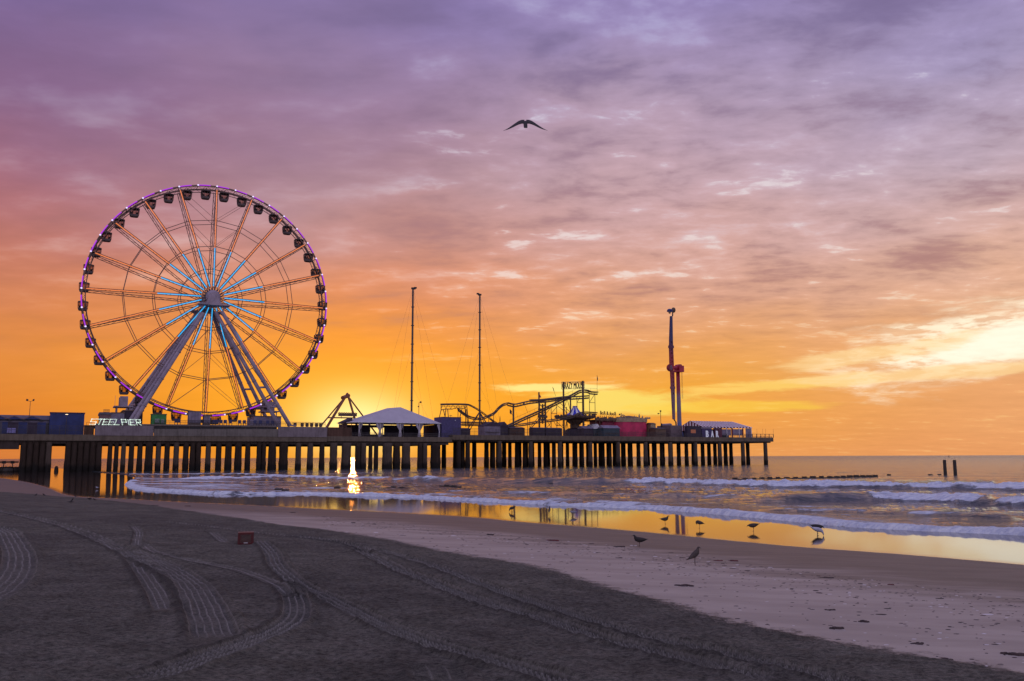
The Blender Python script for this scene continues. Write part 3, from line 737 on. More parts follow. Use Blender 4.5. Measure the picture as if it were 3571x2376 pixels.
# ------------------------------------------------------------------ railings
def railing(x0, x1, t, zb, h, n, label, group='railings along the pier edge', mesh=True, thick=.035, rails=(1.0, .5), m=STEEL, ext=()):
    s0, s1 = P(x0, 1500, t)[0], P(x1, 1500, t)[0]
    T = Thing('railing', (s0, t, zb), label, 'railing', group)
    r = MB()
    for q in rails: r.box(s0, s1, t-.03, t+.03, zb+h*q-.04, zb+h*q+.03)
    T.part('rail', r, m)
    me = None
    for k in range(n+1):
        s_ = s0+(s1-s0)*k/n
        if me is None: me = MB().box(-thick, thick, -thick, thick, 0, h).mesh('post', m)
        o = T.part('post', me, m); o.location = (s_-s0, 0, 0)
    if mesh:
        w = MB(); nn = int((s1-s0)/.22)
        for k in range(nn): s_ = s0+(s1-s0)*(k+.5)/nn; w.box(s_-.022, s_+.022, t-.012, t+.012, zb+.05, zb+h-.04)
        T.part('baluster_panel', w, m)
    return T
hL = P(150,1484)[1]-z1t
railing(-60, 293, .25, z1t, hL, 12, 'dark tall railing in front of the long blue and grey building')
railing(1228, 1576, .5, z3t, 1.1, 14, 'dark railing in front of the white marquee')
railing(1580, 2095, .25, z4t, 2.0, 22, 'dark railing in front of the roller coaster')
railing(2097, 2330, .25, z4t, 1.5, 10, 'dark railing in front of the crimson round ride')
railing(2330, 2450, .25, z4t, 1.1, 6, 'short railing below the tall booster ride')
railing(2520, 2622, .25, z4t, 1.25, 8, 'railing in front of the striped bar tent')
railing(2623, 2696, .25, z4t, 1.35, 5, 'bare end railing of the pier with open sky behind', mesh=False, thick=.09, rails=(1.0, .86, .1))
railing(2623, 2690, 26, z4t, 1.35, 5, 'rear railing at the far end of the pier', mesh=True)
railing(537, 969, .3, zb_+1.15, P(760,1487.5)[1]-zb_-1.15, 11, 'low pale rail over the black recess below the big wheel', mesh=False, thick=.025, rails=(1.0,), m=LATT)
railing(537, 1135, 2.0, zU, 1.15, 24, 'thin railing along the wheel platform', thick=.02, rails=(1.0, .55))
for i, x in enumerate((2640, 2660, 2670, 2697)):
    s_, z_ = P(x, 1512, .4 if x > 2690 else 14)
    solo('thin_pole', MB().tube([(s_, .4 if x > 2690 else 14, z4t), (s_, .4 if x > 2690 else 14, P(x,1496,.4 if x > 2690 else 14)[1])], .035), STEEL, (s_, .4 if x > 2690 else 14, z4t),
         {2640:'thin pole nearest the striped tent behind the end railing',2660:'thin pole left of the middle behind the end railing',2670:'thin pole right of the middle behind the end railing',2697:'thin pole at the very corner of the pier end'}[x], 'pole', 'thin poles at the pier end')

# ------------------------------------------------------------------ ferris wheel
TW = 14.0
_, zt = P(735, 649, TW-2.2); _, zl = P(735, 1449, TW-2.2)
WR = (zt-zl)/2; hs, hz = P(733, 1046, TW)
hz = (zt+zl)/2
print('wheel R', WR, 'hub', hz)
wheel = Thing('ferris_wheel', (hs, TW, zU), 'giant white observation wheel with blue and orange lit spokes and closed gondolas', 'ferris wheel')
LB = emit('blue_led', (.02,.45,.95), 1.2); LO = emit('orange_led', (1.0,.25,.05), .95); LP = emit('purple_led', (.46,.02,.80), 1.0); LW = emit('white_led', (.75,.65,1.0), 1.4)
HW = 2.1
def wp(r, a, t): return (hs+r*math.cos(a), TW+t, hz+r*math.sin(a))
N = 20; A0 = PI/2+math.radians(-.4)
for sgn, nm in ((-1, 'rim'), (1, 'rim')):
    mb = MB(); mb.tube([wp(WR, 2*PI*k/120, sgn*HW) for k in range(120)], .24, 6, closed=True)
    mb.tube([wp(WR-.95, 2*PI*k/120, sgn*HW*.8) for k in range(120)], .12, 5, closed=True)
    for k in range(80):
        a1 = 2*PI*k/80; a2 = 2*PI*(k+.5)/80
        mb.bar(wp(WR, a1, sgn*HW), wp(WR-.95, a2, sgn*HW*.8), .05, 4); mb.bar(wp(WR-.95, a2, sgn*HW*.8), wp(WR, 2*PI*(k+1)/80, sgn*HW), .05, 4)
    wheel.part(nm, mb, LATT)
mb = MB()
for k in range(40):
    a = A0+2*PI*k/40; mb.bar(wp(WR, a, -HW), wp(WR, a, HW), .10, 5)
    mb.bar(wp(WR, a, -HW), wp(WR, a+2*PI/40, HW), .05, 4)
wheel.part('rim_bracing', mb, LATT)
for fr in (.695, .46, .255):
    for sgn in (-1, 1):
        mb = MB(); tt = sgn*(HW+(5.0-HW)*(1-fr)*.55)
        for k in range(N):
            mb.bar(wp(WR*fr, A0+2*PI*k/N, tt), wp(WR*fr, A0+2*PI*(k+1)/N, tt), .10, 5)
        wheel.part('tie_ring', mb, LATT)
mb = MB()
for k in (-1, 0, 9, 10):                                       # crossed stays in the top and bottom bays
    for ra, rb in ((.99, .695), (.695, .46), (.46, .255)):
        for sgn in (-1, 1):
            tt = sgn*3.0
            mb = MB()
            if k in (-1, 9): mb.bar(wp(WR*ra, A0+2*PI*k/N, tt*.8), wp(WR*rb, A0+2*PI*(k+1)/N, tt), .06, 4)
            else: mb.bar(wp(WR*rb, A0+2*PI*k/N, tt), wp(WR*ra, A0+2*PI*(k+1)/N, tt*.8), .06, 4)
            wheel.part('stay_cable', mb, LATT)
HT = 5.2
for k in range(N):
    a = A0+2*PI*k/N; mb = MB()
    nx, nz = -math.sin(a), math.cos(a)
    for sgn in (-1, 1):
        p0 = wp(2.2, a, sgn*HT); p1 = wp(WR-.6, a, sgn*HW)
        for off in (-1, 1):
            q0 = (p0[0]+nx*.28*off, p0[1], p0[2]+nz*.28*off); q1 = (p1[0]+nx*.28*off, p1[1], p1[2]+nz*.28*off)
            mb.bar(q0, q1, .10, 5)
        for j in range(16):
            f0 = j/16; f1 = (j+1)/16; o1 = 1 if j % 2 else -1
            A_ = [p0[i]+(p1[i]-p0[i])*f0+(nx, 0, nz)[i]*.28*o1 for i in range(3)]; B_ = [p0[i]+(p1[i]-p0[i])*f1-(nx, 0, nz)[i]*.28*o1 for i in range(3)]
            mb.bar(A_, B_, .06, 3)
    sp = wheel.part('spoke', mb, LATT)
    p0 = wp(3.2, a, -HT+.1); p1 = wp(WR-.6, a, -HW)
    L = lambda f_: [p0[i]+(p1[i]-p0[i])*f_-(0, .22, 0)[i] for i in range(3)]
    cut = .385
    wheel.part('blue_light_strip', MB().bar(L(0), L(cut), .14, 6), LB, parent=sp)
    wheel.part('orange_light_strip', MB().bar(L(cut+.002), L(.985), .125, 6), LO, parent=sp)
for k in range(40):
    a = A0+2*PI*k/40
    seg = [wp(WR+.10, a-2*PI/40*(.03+.62*q/5), -HW-.22) for q in range(6)]
    o_ = wheel.part('rim_light', MB().tube(seg, .17, 5), LP)
    wheel.part('lamp', MB().sph(wp(WR+.1, a, -HW-.3), .26, 6, 4), LW, parent=o_)
# gondolas
def gondola_mesh():
    g = MB(); h = 2.55; w = 1.32; d_ = 1.15
    def ring(z, k, c=.3):
        x, y = w*k, d_*k
        return [(-x+c,-y,z),(x-c,-y,z),(x,-y+c,z),(x,y-c,z),(x-c,y,z),(-x+c,y,z),(-x,y-c,z),(-x,-y+c,z)]
    g.loft([ring(-.42, .72), ring(-.55, .96), ring(-.75, 1.0)])                     # roof
    g.loft([ring(-2.35, .92), ring(-2.85, .82), ring(-3.0, .7)])                    # floor pan
    rt, rb = ring(-.75, .99), ring(-2.36, .91)
    for a_, b_ in zip(rt, rb): g.bar(a_, b_, .055, 4)
    for s_ in (-1, 1):
        for fx in (-.33, .33):
            g.bar((w*fx, s_*d_*.99, -.75), (w*fx*.92, s_*d_*.91, -2.36), .05, 4); g.bar((s_*w*.99, d_*fx, -.75), (s_*w*.91, d_*fx*.92, -2.36), .05, 4)
        g.bar((-w*.93, s_*d_*.96, -1.45), (w*.93, s_*d_*.96, -1.45), .045, 4); g.bar((s_*w*.96, -d_*.93, -1.45), (s_*w*.96, d_*.93, -1.45), .045, 4)
    g.box(-.5, .5, -.12, .12, -.45, -.2); g.bar((0, -HW+.1, -.1), (0, HW-.1, -.1), .10, 6)
    g.bar((-.45, 0, -.42), (0, 0, -.05), .07, 4); g.bar((.45, 0, -.42), (0, 0, -.05), .07, 4)
    gl = MB(); gl.loft([ring(-2.34, .86), ring(-.76, .93)])
    return g.mesh('gondola', GONDM), gl
GLS = bpy.data.materials.new('smoked_glass'); GLS.use_nodes = True
_n = NT(GLS.node_tree); _b = _n.n['Principled BSDF']; _b.inputs['Base Color'].default_value = (.30,.20,.17,1); _b.inputs['Roughness'].default_value = .04; _b.inputs['IOR'].default_value = 1.02; _b.inputs['Transmission Weight'].default_value = 1.0
_tc = _n.new('ShaderNodeTexCoord').outputs['Object']; _n.l.new(_n.mix(_n.noise(_tc, 1.1, 3), (.30,.20,.18), (.62,.46,.40)), _b.inputs['Base Color'])
gm, gl_ = gondola_mesh(); gwm = gl_.mesh('window', GLS)
seatm = MB().box(-1.0, -.45, -.8, .8, -2.3, -1.75).box(.45, 1.0, -.8, .8, -2.3, -1.75).box(-1.08, -.9, -.8, .8, -1.75, -1.2).box(.9, 1.08, -.8, .8, -1.75, -1.2).mesh('seat', BLACK)
for k in range(40):
    a = A0+2*PI*(k+.5)/40+math.radians(.35)
    g = bpy.data.objects.new('gondola', gm); COL.objects.link(g); g.parent = wheel.o
    c_ = wp(WR-.45, a, 0); g.location = (c_[0]-hs, 0, c_[2]-zU)
    for nm, me in (('window', gwm), ('seat', seatm)):
        c = bpy.data.objects.new(nm, me); COL.objects.link(c); c.parent = g
# hub
mb = MB()
def disc(mb, t0, t1, r0, r1, n=28, s_=hs, z_=hz):
    mb.loft([[(s_+r0*math.cos(2*PI*k/n), t0, z_+r0*math.sin(2*PI*k/n)) for k in range(n)], [(s_+r1*math.cos(2*PI*k/n), t1, z_+r1*math.sin(2*PI*k/n)) for k in range(n)]])
disc(mb, TW-HT-.6, TW+HT+.6, 1.55, 1.55); disc(mb, TW-HT-.7, TW-HT+.5, 2.0, 2.25); disc(mb, TW+HT-.5, TW+HT+.7, 2.25, 2.0)
wheel.part('hub', mb, MAUVE)
mb = MB()
for t0 in (TW-HT, TW+HT):
    for k in range(N):
        a = A0+2*PI*(k+.5)/N; mb.box(hs+2.2*math.cos(a)-.17, hs+2.2*math.cos(a)+.17, t0-.75, t0+.4, hz+2.2*math.sin(a)-.17, hz+2.2*math.sin(a)+.17)
wheel.part('hub_lugs', mb, STEEL)
mb = MB(); disc(mb, TW-HT-1.7, TW-HT-.7, 1.2, 1.75); disc(mb, TW-HT-1.8, TW-HT-1.7, .5, .5)
wheel.part('hub_cap', mb, MAUVE)
for sgn in (-1, 1):
    mb = MB(); t0 = TW+sgn*(HT+1.6)
    sa, sb = (-4.2, 4.4)
    zp = hz-2.45
    mb.box(hs+sa, hs+sb, t0-1.5, t0+1.5, zp-.28, zp); mb.box(hs+sa, hs+sb, t0-1.5, t0-1.42, zp, zp+.12)
    mb.prism([(hs-2.4, zp), (hs+2.4, zp), (hs+1.1, hz-.3), (hs-1.1, hz-.3)], t0-.75, t0+.75)
    for q in (-1, 1): mb.prism([(hs+q*2.6, zp-.28), (hs+q*4.1, zp-.28), (hs+q*2.8, zp-1.3)], t0-.4, t0+.4)
    wheel.part('bearing_platform', mb, MAUVE)
# the eight legs: top and foot pixels and their planes
LEGS = [((773,1086), (1012,1487), TW-7.2, 3.0), ((752,1088), (974,1481), TW-6.4, 5.0), ((748,1088), (946,1476), TW+6.0, 22.0), ((738,1090), (903,1470), TW+7.0, 24.0),
        ((709,1092), (462,1479), TW-7.2, 3.0), ((701,1092), (446,1481), TW-6.4, 5.0), ((694,1090), (424,1479), TW+6.0, 22.0), ((688,1090), (404,1479), TW+7.0, 24.0)]
lp = []
for (tx, ty), (fx, fy), t0, t1 in LEGS:
    a_ = P3(tx, ty, t0); fs = P(fx, fy, t1)[0]; b_ = (fs, t1, zU)
    lp.append((a_, b_)); mb = MB(); v = [b_[i]-a_[i] for i in range(3)]
    at = lambda f_: tuple(a_[i]+v[i]*f_ for i in range(3))
    mb.tube([at(0), at(1)], .52, 10, r2=.56)
    for q in (.12, .36, .6, .84): mb.tube([at(q), at(q+.006)], .68, 10)
    wheel.part('leg', mb, MAUVE, smooth=False)
mb = MB()
for i, j, fl in ((0, 1, (.66, .83)), (2, 3, (.66, .83)), (4, 5, (.66, .83)), (6, 7, (.66, .83))):
    for q in fl:
        a_ = [lp[i][0][c]+(lp[i][1][c]-lp[i][0][c])*q for c in range(3)]; b_ = [lp[j][0][c]+(lp[j][1][c]-lp[j][0][c])*q for c in range(3)]
        mb = MB(); mb.bar(a_, b_, .30, 8); wheel.part('cross_brace', mb, MAUVE)
for i, j in ((0, 3), (4, 7)):
    q = .82; a_ = [lp[i][0][c]+(lp[i][1][c]-lp[i][0][c])*q for c in range(3)]; b_ = [lp[j][0][c]+(lp[j][1][c]-lp[j][0][c])*q for c in range(3)]
    mb = MB(); mb.bar(a_, b_, .34, 8); wheel.part('cross_brace', mb, MAUVE)
for x, t in ((1017, 3.0), (462, 3.0)):
    s_ = P(x, 1485, t)[0]; wheel.part('footing', MB().box(s_-1.1, s_+1.1, t-1, t+1, zU, zU+.35), MAUVE)
for x, y in ((430, 1400), (938, 1418)):
    s_, z_ = P(x, y, TW); mb = MB()
    for q in (-1, 1): mb.box(s_-1.0, s_+1.0, TW+q*2.9-.25, TW+q*2.9+.25, z_-1.4, z_+1.2)
    mb.box(s_-2.4, s_+2.4, TW-3.4, TW+3.4, z_-1.75, z_-1.42); mb.box(s_-.5, s_+.5, TW-3, TW+3, z_-.5, z_+.3)
    mb.bar((s_-2.2, TW-3.2, z_-1.5), (s_-2.2, TW-3.2, z_+1.3), .05); mb.bar((s_+2.2, TW-3.2, z_-1.5), (s_+2.2, TW-3.2, z_+1.0), .05)
    for q in (-1, 1):
        for r in (-1, 1): mb.bar((s_+q*1.6, TW+r*3, z_-1.6), (s_+q*1.6, TW+r*3, zU), .16, 6)
    wheel.part('drive_unit', mb, MAUVE)

# ------------------------------------------------------------------ lettered sign on the parapet
LET = {'S': [[(1,1),(0,1),(0,.52),(1,.48),(1,0),(0,0)]], 'T': [[(0,1),(1,1)],[(.5,1),(.5,0)]], 'E': [[(1,1),(0,1),(0,0),(1,0)],[(0,.5),(.8,.5)]],
       'L': [[(0,1),(0,0),(1,0)]], 'P': [[(0,0),(0,1),(1,1),(1,.5),(0,.5)]], 'I': [[(.5,1),(.5,0)]], 'R': [[(0,0),(0,1),(1,1),(1,.5),(0,.5)],[(.35,.5),(1,0)]]}
BULB = emit('sign_bulb', (.80,1.0,.86), 2.4)
t_ = -.15
sx = lambda x: P(x, 1480, t_)[0]
zs0, zs1 = P(400,1483.2,t_)[1], P(400,1461.5,t_)[1]
sign = Thing('pier_sign', (sx(312), t_, zs0), 'slanted STEEL PIER sign of bright white bulbs on the pale parapet', 'sign')
cells = [('S',313,19,6),('T',335,19,7),('E',357,16,6),('E',378,17,6),('L',399,16,7),('P',427,15,-5),('I',446,8,-5),('E',456,15,-4),('R',478,14,-5)]
hh = zs1-zs0
fr = MB(); fr.box(sx(312), sx(494), t_+.14, t_+.2, zs0+.05, zs0+.12); fr.box(sx(316), sx(494), t_+.14, t_+.2, zs1-.15, zs1-.08)
for x in range(318, 494, 18): fr.box(sx(x), sx(x)+.06, t_+.14, t_+.2, zs0-.1, zs1-.1)
sign.part('frame', fr, STEEL)
for ch, x0, w_, sh_ in cells:
    mb = MB(); a0 = sx(x0); w = sx(x0+w_)-a0; sl = (sx(x0+sh_)-a0)/hh
    for st in LET[ch]:
        for (u0, v0), (u1, v1) in zip(st[:-1], st[1:]):
            L = math.hypot((u1-u0)*w, (v1-v0)*hh); n = max(2, int(L/.24))
            for k in range(n+1):
                u = u0+(u1-u0)*k/n; v = v0+(v1-v0)*k/n
                for off in (-.06, .075):
                    hor = abs(v1-v0) < .2
                    s_ = a0+u*w+v*hh*sl+(0 if hor else off); z_ = zs0+.12+v*(hh-.24)+(off if hor else 0)
                    mb.add([(s_-.055, t_, z_-.045), (s_+.02, t_, z_-.05), (s_+.06, t_, z_+.045), (s_-.02, t_, z_+.05), (s_, t_+.08, z_)], [(0,1,2,3),(0,4,1),(1,4,2),(2,4,3),(3,4,0)])
    sign.part('letter', mb, BULB)
# ------------------------------------------------------------------ buildings at the beach end
def bx(x0, x1, ytop, t0, t1, zb, mb=None, t_px=None):
    """box between two pixels at its front plane t0, top at pixel ytop"""
    mb = mb or MB(); s0, s1 = P(x0, 1480, t0)[0], P(x1, 1480, t0)[0]; z1 = P((x0+x1)/2, ytop, t0)[1]
    mb.box(s0, s1, t0, t1, zb, z1); return mb, s0, s1, z1
T0 = 3.0
lowb = Thing('arcade_building', (PS(-120), T0, z1t), 'long low grey building with small blue gabled fronts at the left edge', 'building')
mb, s0, s1, z1 = bx(-240, 171, 1462, T0, 16, z1t); lowb.part('wall', mb, GREYW)
s0, s1 = P(-240,1480,T0)[0], P(171,1480,T0)[0]
za, zr = P(80,1466,T0)[1], P(80,1448,T0+4)[1]
rf = MB(); rf.prism([(T0-.5, z1+.02), (T0+5, zr+.25), (16.4, z1+.02)], 0, 1)
rf = MB(); rf.add([(s0,T0-.4,z1),(s1,T0-.4,z1),(s1,T0+4.5,zr),(s0,T0+4.5,zr),(s1,16.3,z1),(s0,16.3,z1)], [(0,1,2,3),(3,2,4,5),(1,4,2),(0,3,5),(0,5,4,1)])
lowb.part('roof', rf, mat('slate_roof', (.10,.085,.12), .7, scale=.8))
for xc in (-45, 0, 49, 111):
    c = P(xc,1480,T0)[0]; zg, zp = P(xc if xc > 0 else 30,1463,T0)[1], P(xc if xc > 0 else 30,1456.5,T0)[1]
    g = MB(); g.prism([(c-1.75, zg), (c+1.75, zg), (c, zp+.25)], T0-.75, T0+1.6)
    q = lowb.part('gable', g, BLUE)
    tr = MB()
    for k in (-1, 1): tr.prism([(c, zp+.28), (c, zp+.42), (c+k*2.1, zg+.06), (c+k*2.1, zg-.08)], T0-.85, T0-.6)
    lowb.part('gable_trim', tr, LATT, parent=q)
    lowb.part('lamp_box', MB().box(c+1.9, c+2.5, T0-.6, T0, zg-.45, zg-.05), BLACK, parent=q)
for x0, x1, m_ in ((8, 27, BLUE), (65, 95, BLUE), (131, 160, BLUE)):
    a_, b_ = P(x0,1480,T0)[0], P(x1,1480,T0)[0]; lowb.part('panel', MB().box(a_, b_, T0-.06, T0, z1t+.2, P(60,1472,T0)[1]), m_)
for x0, x1 in ((28, 64), (97, 130)):
    a_, b_ = P(x0,1480,T0)[0], P(x1,1480,T0)[0]; lowb.part('shop_front', MB().box(a_, b_, T0-.03, T0+.0, z1t+.1, P(60,1474,T0)[1]), DPURP)
lowb.part('door', MB().box(P(161,1480,T0)[0], P(171,1480,T0)[0], T0-.05, T0, z1t, P(165,1477,T0)[1]), BLACK)
lowb.part('trim_band', MB().box(s0, s1, T0-.12, T0-.0, P(60,1472,T0)[1], P(60,1470,T0)[1]), VIOLW)
s_ = P(40,1480,1.5)[0]
bd = Thing('notice_board', (s_, 1.5, z1t), 'pale lilac double board standing before the grey building', 'board')
bd.part('board', MB().box(P(24.5,1500,1.5)[0], P(39,1500,1.5)[0], 1.45, 1.55, P(30,1510.5,1.5)[1], P(30,1493,1.5)[1]).box(P(40,1500,1.5)[0], P(54.5,1500,1.5)[0], 1.45, 1.55, P(30,1510.5,1.5)[1], P(30,1493,1.5)[1]), mat('lilac_board', (.30,.28,.62), .5))
bd.part('leg', MB().box(P(26,1500,1.5)[0], P(26,1500,1.5)[0]+.1, 1.46, 1.56, z1t, P(30,1500,1.5)[1]), STEEL)
bd.part('leg', MB().box(P(53,1500,1.5)[0], P(53,1500,1.5)[0]+.1, 1.46, 1.56, z1t, P(30,1500,1.5)[1]), STEEL)
bb = Thing('blue_hall', (P(232,1480,T0)[0], T0, z1t), 'tall plain blue boxy hall beside the low grey building', 'building')
mb, s0, s1, z1 = bx(172, 293, 1441.5, T0-.6, 18, z1t); bb.part('wall', mb, BLUE)
bb.part('roof', MB().box(s0-.12, s1+.12, T0-.75, 18.1, z1+.003, z1+.22), mat('roof_edge', (.07,.03,.06), .8))
cl = MB()
for k in range(1, 6): q = s0+(s1-s0)*k/6; cl.box(q-.02, q+.02, T0-.63, T0-.6, z1t, z1-.1)
bb.part('cladding_joint', cl, NAVY)
def lamp_post(x, ytop, t, zb, label, heads='single', h=None, name='lamp_post', cat='lamp post', ht=None):
    s_, z_ = P(x, ytop, t); T = Thing(name, (s_, t, zb), label, cat)
    T.part('pole', MB().tube([(s_, t, zb), (s_, t, z_)], .10, 6, r2=.06), STEEL)
    return T, s_, z_
T, s_, z_ = lamp_post(233, 1445, 1.2, z1t, 'lit lamp post in front of the tall blue hall')
h_ = T.part('lamp_head', MB().box(s_-.45, s_+.45, .9, 1.5, z_, z_+.22), BLACK); T.part('bulb', MB().box(s_-.3, s_+.3, .85, 1.2, z_-.12, z_-.02), emit('warm_bulb', (1,.75,.5), 2.5), parent=h_)
T, s_, z_ = lamp_post(106, 1400.5, 6, z1t, 'tall floodlight pole with two heads above the grey building', name='floodlight_pole', cat='floodlight')
T.part('crossarm', MB().tube([(s_-.75, 6, z_+.25), (s_, 6, z_-.02), (s_+.6, 6, z_+.25)], .05), STEEL)
T.part('floodlight', MB().prism([(s_-1.0, z_+.15), (s_-.55, z_+.05), (s_-.45, z_+.5), (s_-.9, z_+.65)], 5.7, 6.3), BLACK)
T.part('floodlight', MB().prism([(s_+.45, z_+.1), (s_+.85, z_+.15), (s_+.9, z_+.65), (s_+.5, z_+.55)], 5.7, 6.3), BLACK)

# parapet end, bench pile, service block behind the sign
bn = Thing('low_shed', (PS(312,1.5), 1.5, z1t), 'small dark low shed between the blue hall and the sign', 'shed')
mb, s0, s1, z1 = bx(296, 329, 1486, 1.2, 6, z1t); bn.part('wall', mb, WALLD); bn.part('roof', MB().box(s0-.15, s1+.1, 1.0, 6.1, z1+.002, z1+.2), BLACK)
bn.part('railing', MB().box(PS(300,1.5), PS(329,1.5), 1.45, 1.52, z1+.9, z1+.97).box(PS(300,1.5), PS(300,1.5)+.07, 1.45, 1.52, z1+.2, z1+.9).box(PS(314,1.5), PS(314,1.5)+.07, 1.45, 1.52, z1+.2, z1+.9), STEEL)
sb = Thing('service_block', (PS(390,5), 5, zU), 'mauve service block with a roof frame behind the lit sign', 'building')
mb, s0, s1, z1 = bx(347, 385, 1439, 6, 16, zU-1); sb.part('wall', mb, mat('russet_wall', (.16,.085,.09), .8))
sb.part('cornice', MB().box(s0-.2, s1+.1, 5.8, 16.1, z1-.55, z1+.05), GREYW)
mb, s0, s1, z1 = bx(385.3, 432, 1441, 6.1, 16, zU-1); sb.part('annex_wall', mb, VIOLW); sb.part('annex_roof', MB().box(s0+.05, s1+.1, 5.95, 16.1, z1+.003, z1+.2), BROWN)
mb = MB(); a0, a1 = PS(357,7), PS(378,7); zb0 = P(365,1438.5,7)[1]; zt0 = P(365,1428,7)[1]
mb.box(a0, a1, 6.95, 7.05, zb0, zb0+.08); mb.box(a0, a1, 6.95, 7.05, zt0-.08, zt0); mb.box(a0, a1, 6.95, 7.05, (zb0+zt0)/2, (zb0+zt0)/2+.06)
for k in range(9): q = a0+(a1-a0)*k/8; mb.box(q-.03, q+.03, 6.9, 6.94, zb0, zt0)
sb.part('roof_frame', mb, BROWN)
db = Thing('wheel_plinth', (PS(462,5), 5, zU), 'dark boxed plinth at the left feet of the big wheel', 'plinth')
mb, s0, s1, z1 = bx(428, 496, 1434, 6.6, 20, zU); db.part('housing', mb, DPURP)
db.part('top_edge', MB().box(s0-.2, s1+.3, 6.4, 20.2, z1+.003, z1+.25), BROWN)
pb = Thing('boarding_station', (PS(932,8), 8, zU), 'lilac boarding station wall at the right feet of the wheel', 'building')
mb, s0, s1, z1 = bx(886, 980, 1453, 8.5, 19.5, zU); pb.part('wall', mb, VIOLW); pb.part('coping', MB().box(s0-.1, s1+.1, 8.35, 19.6, z1+.003, z1+.16), BROWN)
mb, s0, s1, z1 = bx(871, 890, 1464, 7.2, 8.45, zU); pb.part('ramp_wall', mb, VIOLW)
sk = Thing('green_kiosk', (PS(554,2.5), 2.6, zU), 'green painted kiosk with a serving window below the wheel', 'kiosk')
mb, s0, s1, z1 = bx(528.5, 579.6, 1445.5, 2.6, 6.5, zU); sk.part('wall', mb, GREEN); sk.part('roof', MB().box(s0-.1, s1+.1, 2.45, 6.6, z1+.003, z1+.15), LATT)
q = sk.part('window', MB().box(s0+.75, s0+1.9, 2.54, 2.6, zU+.45, zU+1.5).box(s0+2.35, s0+3.1, 2.54, 2.6, zU+.2, zU+1.4), mat('grey_shutter', (.20,.26,.24), .6))
sk.part('sill', MB().box(s0+.65, s0+3.2, 2.35, 2.6, zU+.30, zU+.38), LATT, parent=q)
for (x0, x1, yt, lab) in ((657.5, 700, 1435.5, 'larger white box cabin with ribbed sides under the wheel'), (711, 733, 1449.5, 'smaller white box cabin beside the larger one')):
    bk = Thing('box_cabin', (PS((x0+x1)/2,2.4), 2.4, zU), lab, 'cabin', 'white cabins below the wheel')
    mb, s0, s1, z1 = bx(x0, x1, yt, 2.4, 5.2, zU-.2*(x0 > 705)); bk.part('wall', mb, VIOLW)
    rb = MB()
    for k in range(1, 4): q = s0+(s1-s0)*k/4; rb.box(q-.03, q+.03, 2.36, 2.4, zU, z1-.15)
    rb.box(s0, s1, 2.365, 2.39, zU+1.2, zU+1.26); bk.part('rib', rb, GREYW)
    bk.part('roof', MB().box(s0-.12, s1+.12, 2.28, 5.3, z1+.003, z1+.14), BROWN)
    bk.part('base_board', MB().box(s0-.02, s1+.02, 2.34, 2.38, zU, zU+.45), BROWN)
ub = Thing('closed_parasol', (PS(767,3), 3.2, zU), 'closed dark parasol standing between the deck chairs', 'parasol')
s_ = PS(767,3.2); ub.part('pole', MB().tube([(s_,3.2,zU),(s_,3.2,P(767,1449,3.2)[1])], .035), STEEL); ub.part('canopy', MB().lathe([(.22,P(767,1464,3.2)[1]),(.20,P(767,1458,3.2)[1]),(.03,P(767,1449,3.2)[1])], (s_,3.2), 8), DPURP)
# blue deck chairs in rows
CH = MB(); CH.box(-.42,.42,-.35,.35,.62,.72)
ch_seat = CH.mesh('seat', NAVY); ch_back = MB().prism([(-.42,.72),(.42,.72),(.46,1.45),(.36,1.62),(-.36,1.62),(-.46,1.45)], .25, .36).mesh('backrest', NAVY)
ch_leg = MB().box(-.04,.04,-.04,.04,0,.62).mesh('leg', STEEL)
CHX = [(614,'chair'),(624,''),(702,''),(747,''),(757,''),(771,''),(786,''),(804,''),(836,''),(853,''),(890,''),(909,''),(934,''),(951,'')]
CHL = ['blue deck chair nearest the green kiosk','second blue deck chair right of the green kiosk','blue deck chair between the two white cabins','blue deck chair just right of the smaller white cabin','blue deck chair left of the closed parasol','blue deck chair right of the closed parasol',
 'blue deck chair below the rim bottom left','blue deck chair below the low gondola','blue deck chair left of the hanging gondola','dark blue deck chair beside the lilac wall','first blue deck chair before the lilac station wall','second blue deck chair before the lilac station wall','third blue deck chair before the lilac station wall','last blue deck chair before the lilac station wall']
for (x, _), lab in zip(CHX, CHL):
    s_ = PS(x, 5.2, 1475)
    T = Thing('deck_chair', (s_, 5.2, zU), lab, 'chair', 'blue deck chairs below the wheel')
    T.part('seat', ch_seat, None); T.part('backrest', ch_back, None)
    for q in ((-.36,-.3),(.36,-.3),(-.36,.3),(.36,.3)): o = T.part('leg', ch_leg, None); o.location = (q[0], q[1], 0)
# stools and bins silhouetted right of the wheel
st = MB(); st.lathe([(.30,0),(.08,.08),(.06,.9),(.45,.95),(.45,1.08)], n=10); stm = st.mesh('bar_stool', BROWN)
STL = ['first barrel table right of the wheel legs','barrel table with a lid right of the wheel','third barrel table on the open deck','fourth barrel table on the open deck','barrel table nearest the swing frame','last dark barrel table beside the swing frame leg']
for x, lab in zip((1029, 1054, 1071, 1087, 1104, 1119), STL):
    T = Thing('barrel_table', (PS(x,6,1475), 6, zU), lab, 'table', 'barrel tables on the open deck')
    T.part('barrel', MB().lathe([(.42,0),(.52,.5),(.42,1.0)], n=10).mesh('barrel', BROWN), None)
    T.part('table_top', MB().lathe([(.62,1.0),(.62,1.1)], n=12).mesh('table_top', BROWN), None)
    for q in (-1, 1): T.part('stool', MB().box(q*1.0-.2, q*1.0+.2, -.2, .2, .0, .7), BROWN).location = (0,0,0)
_fix = 1

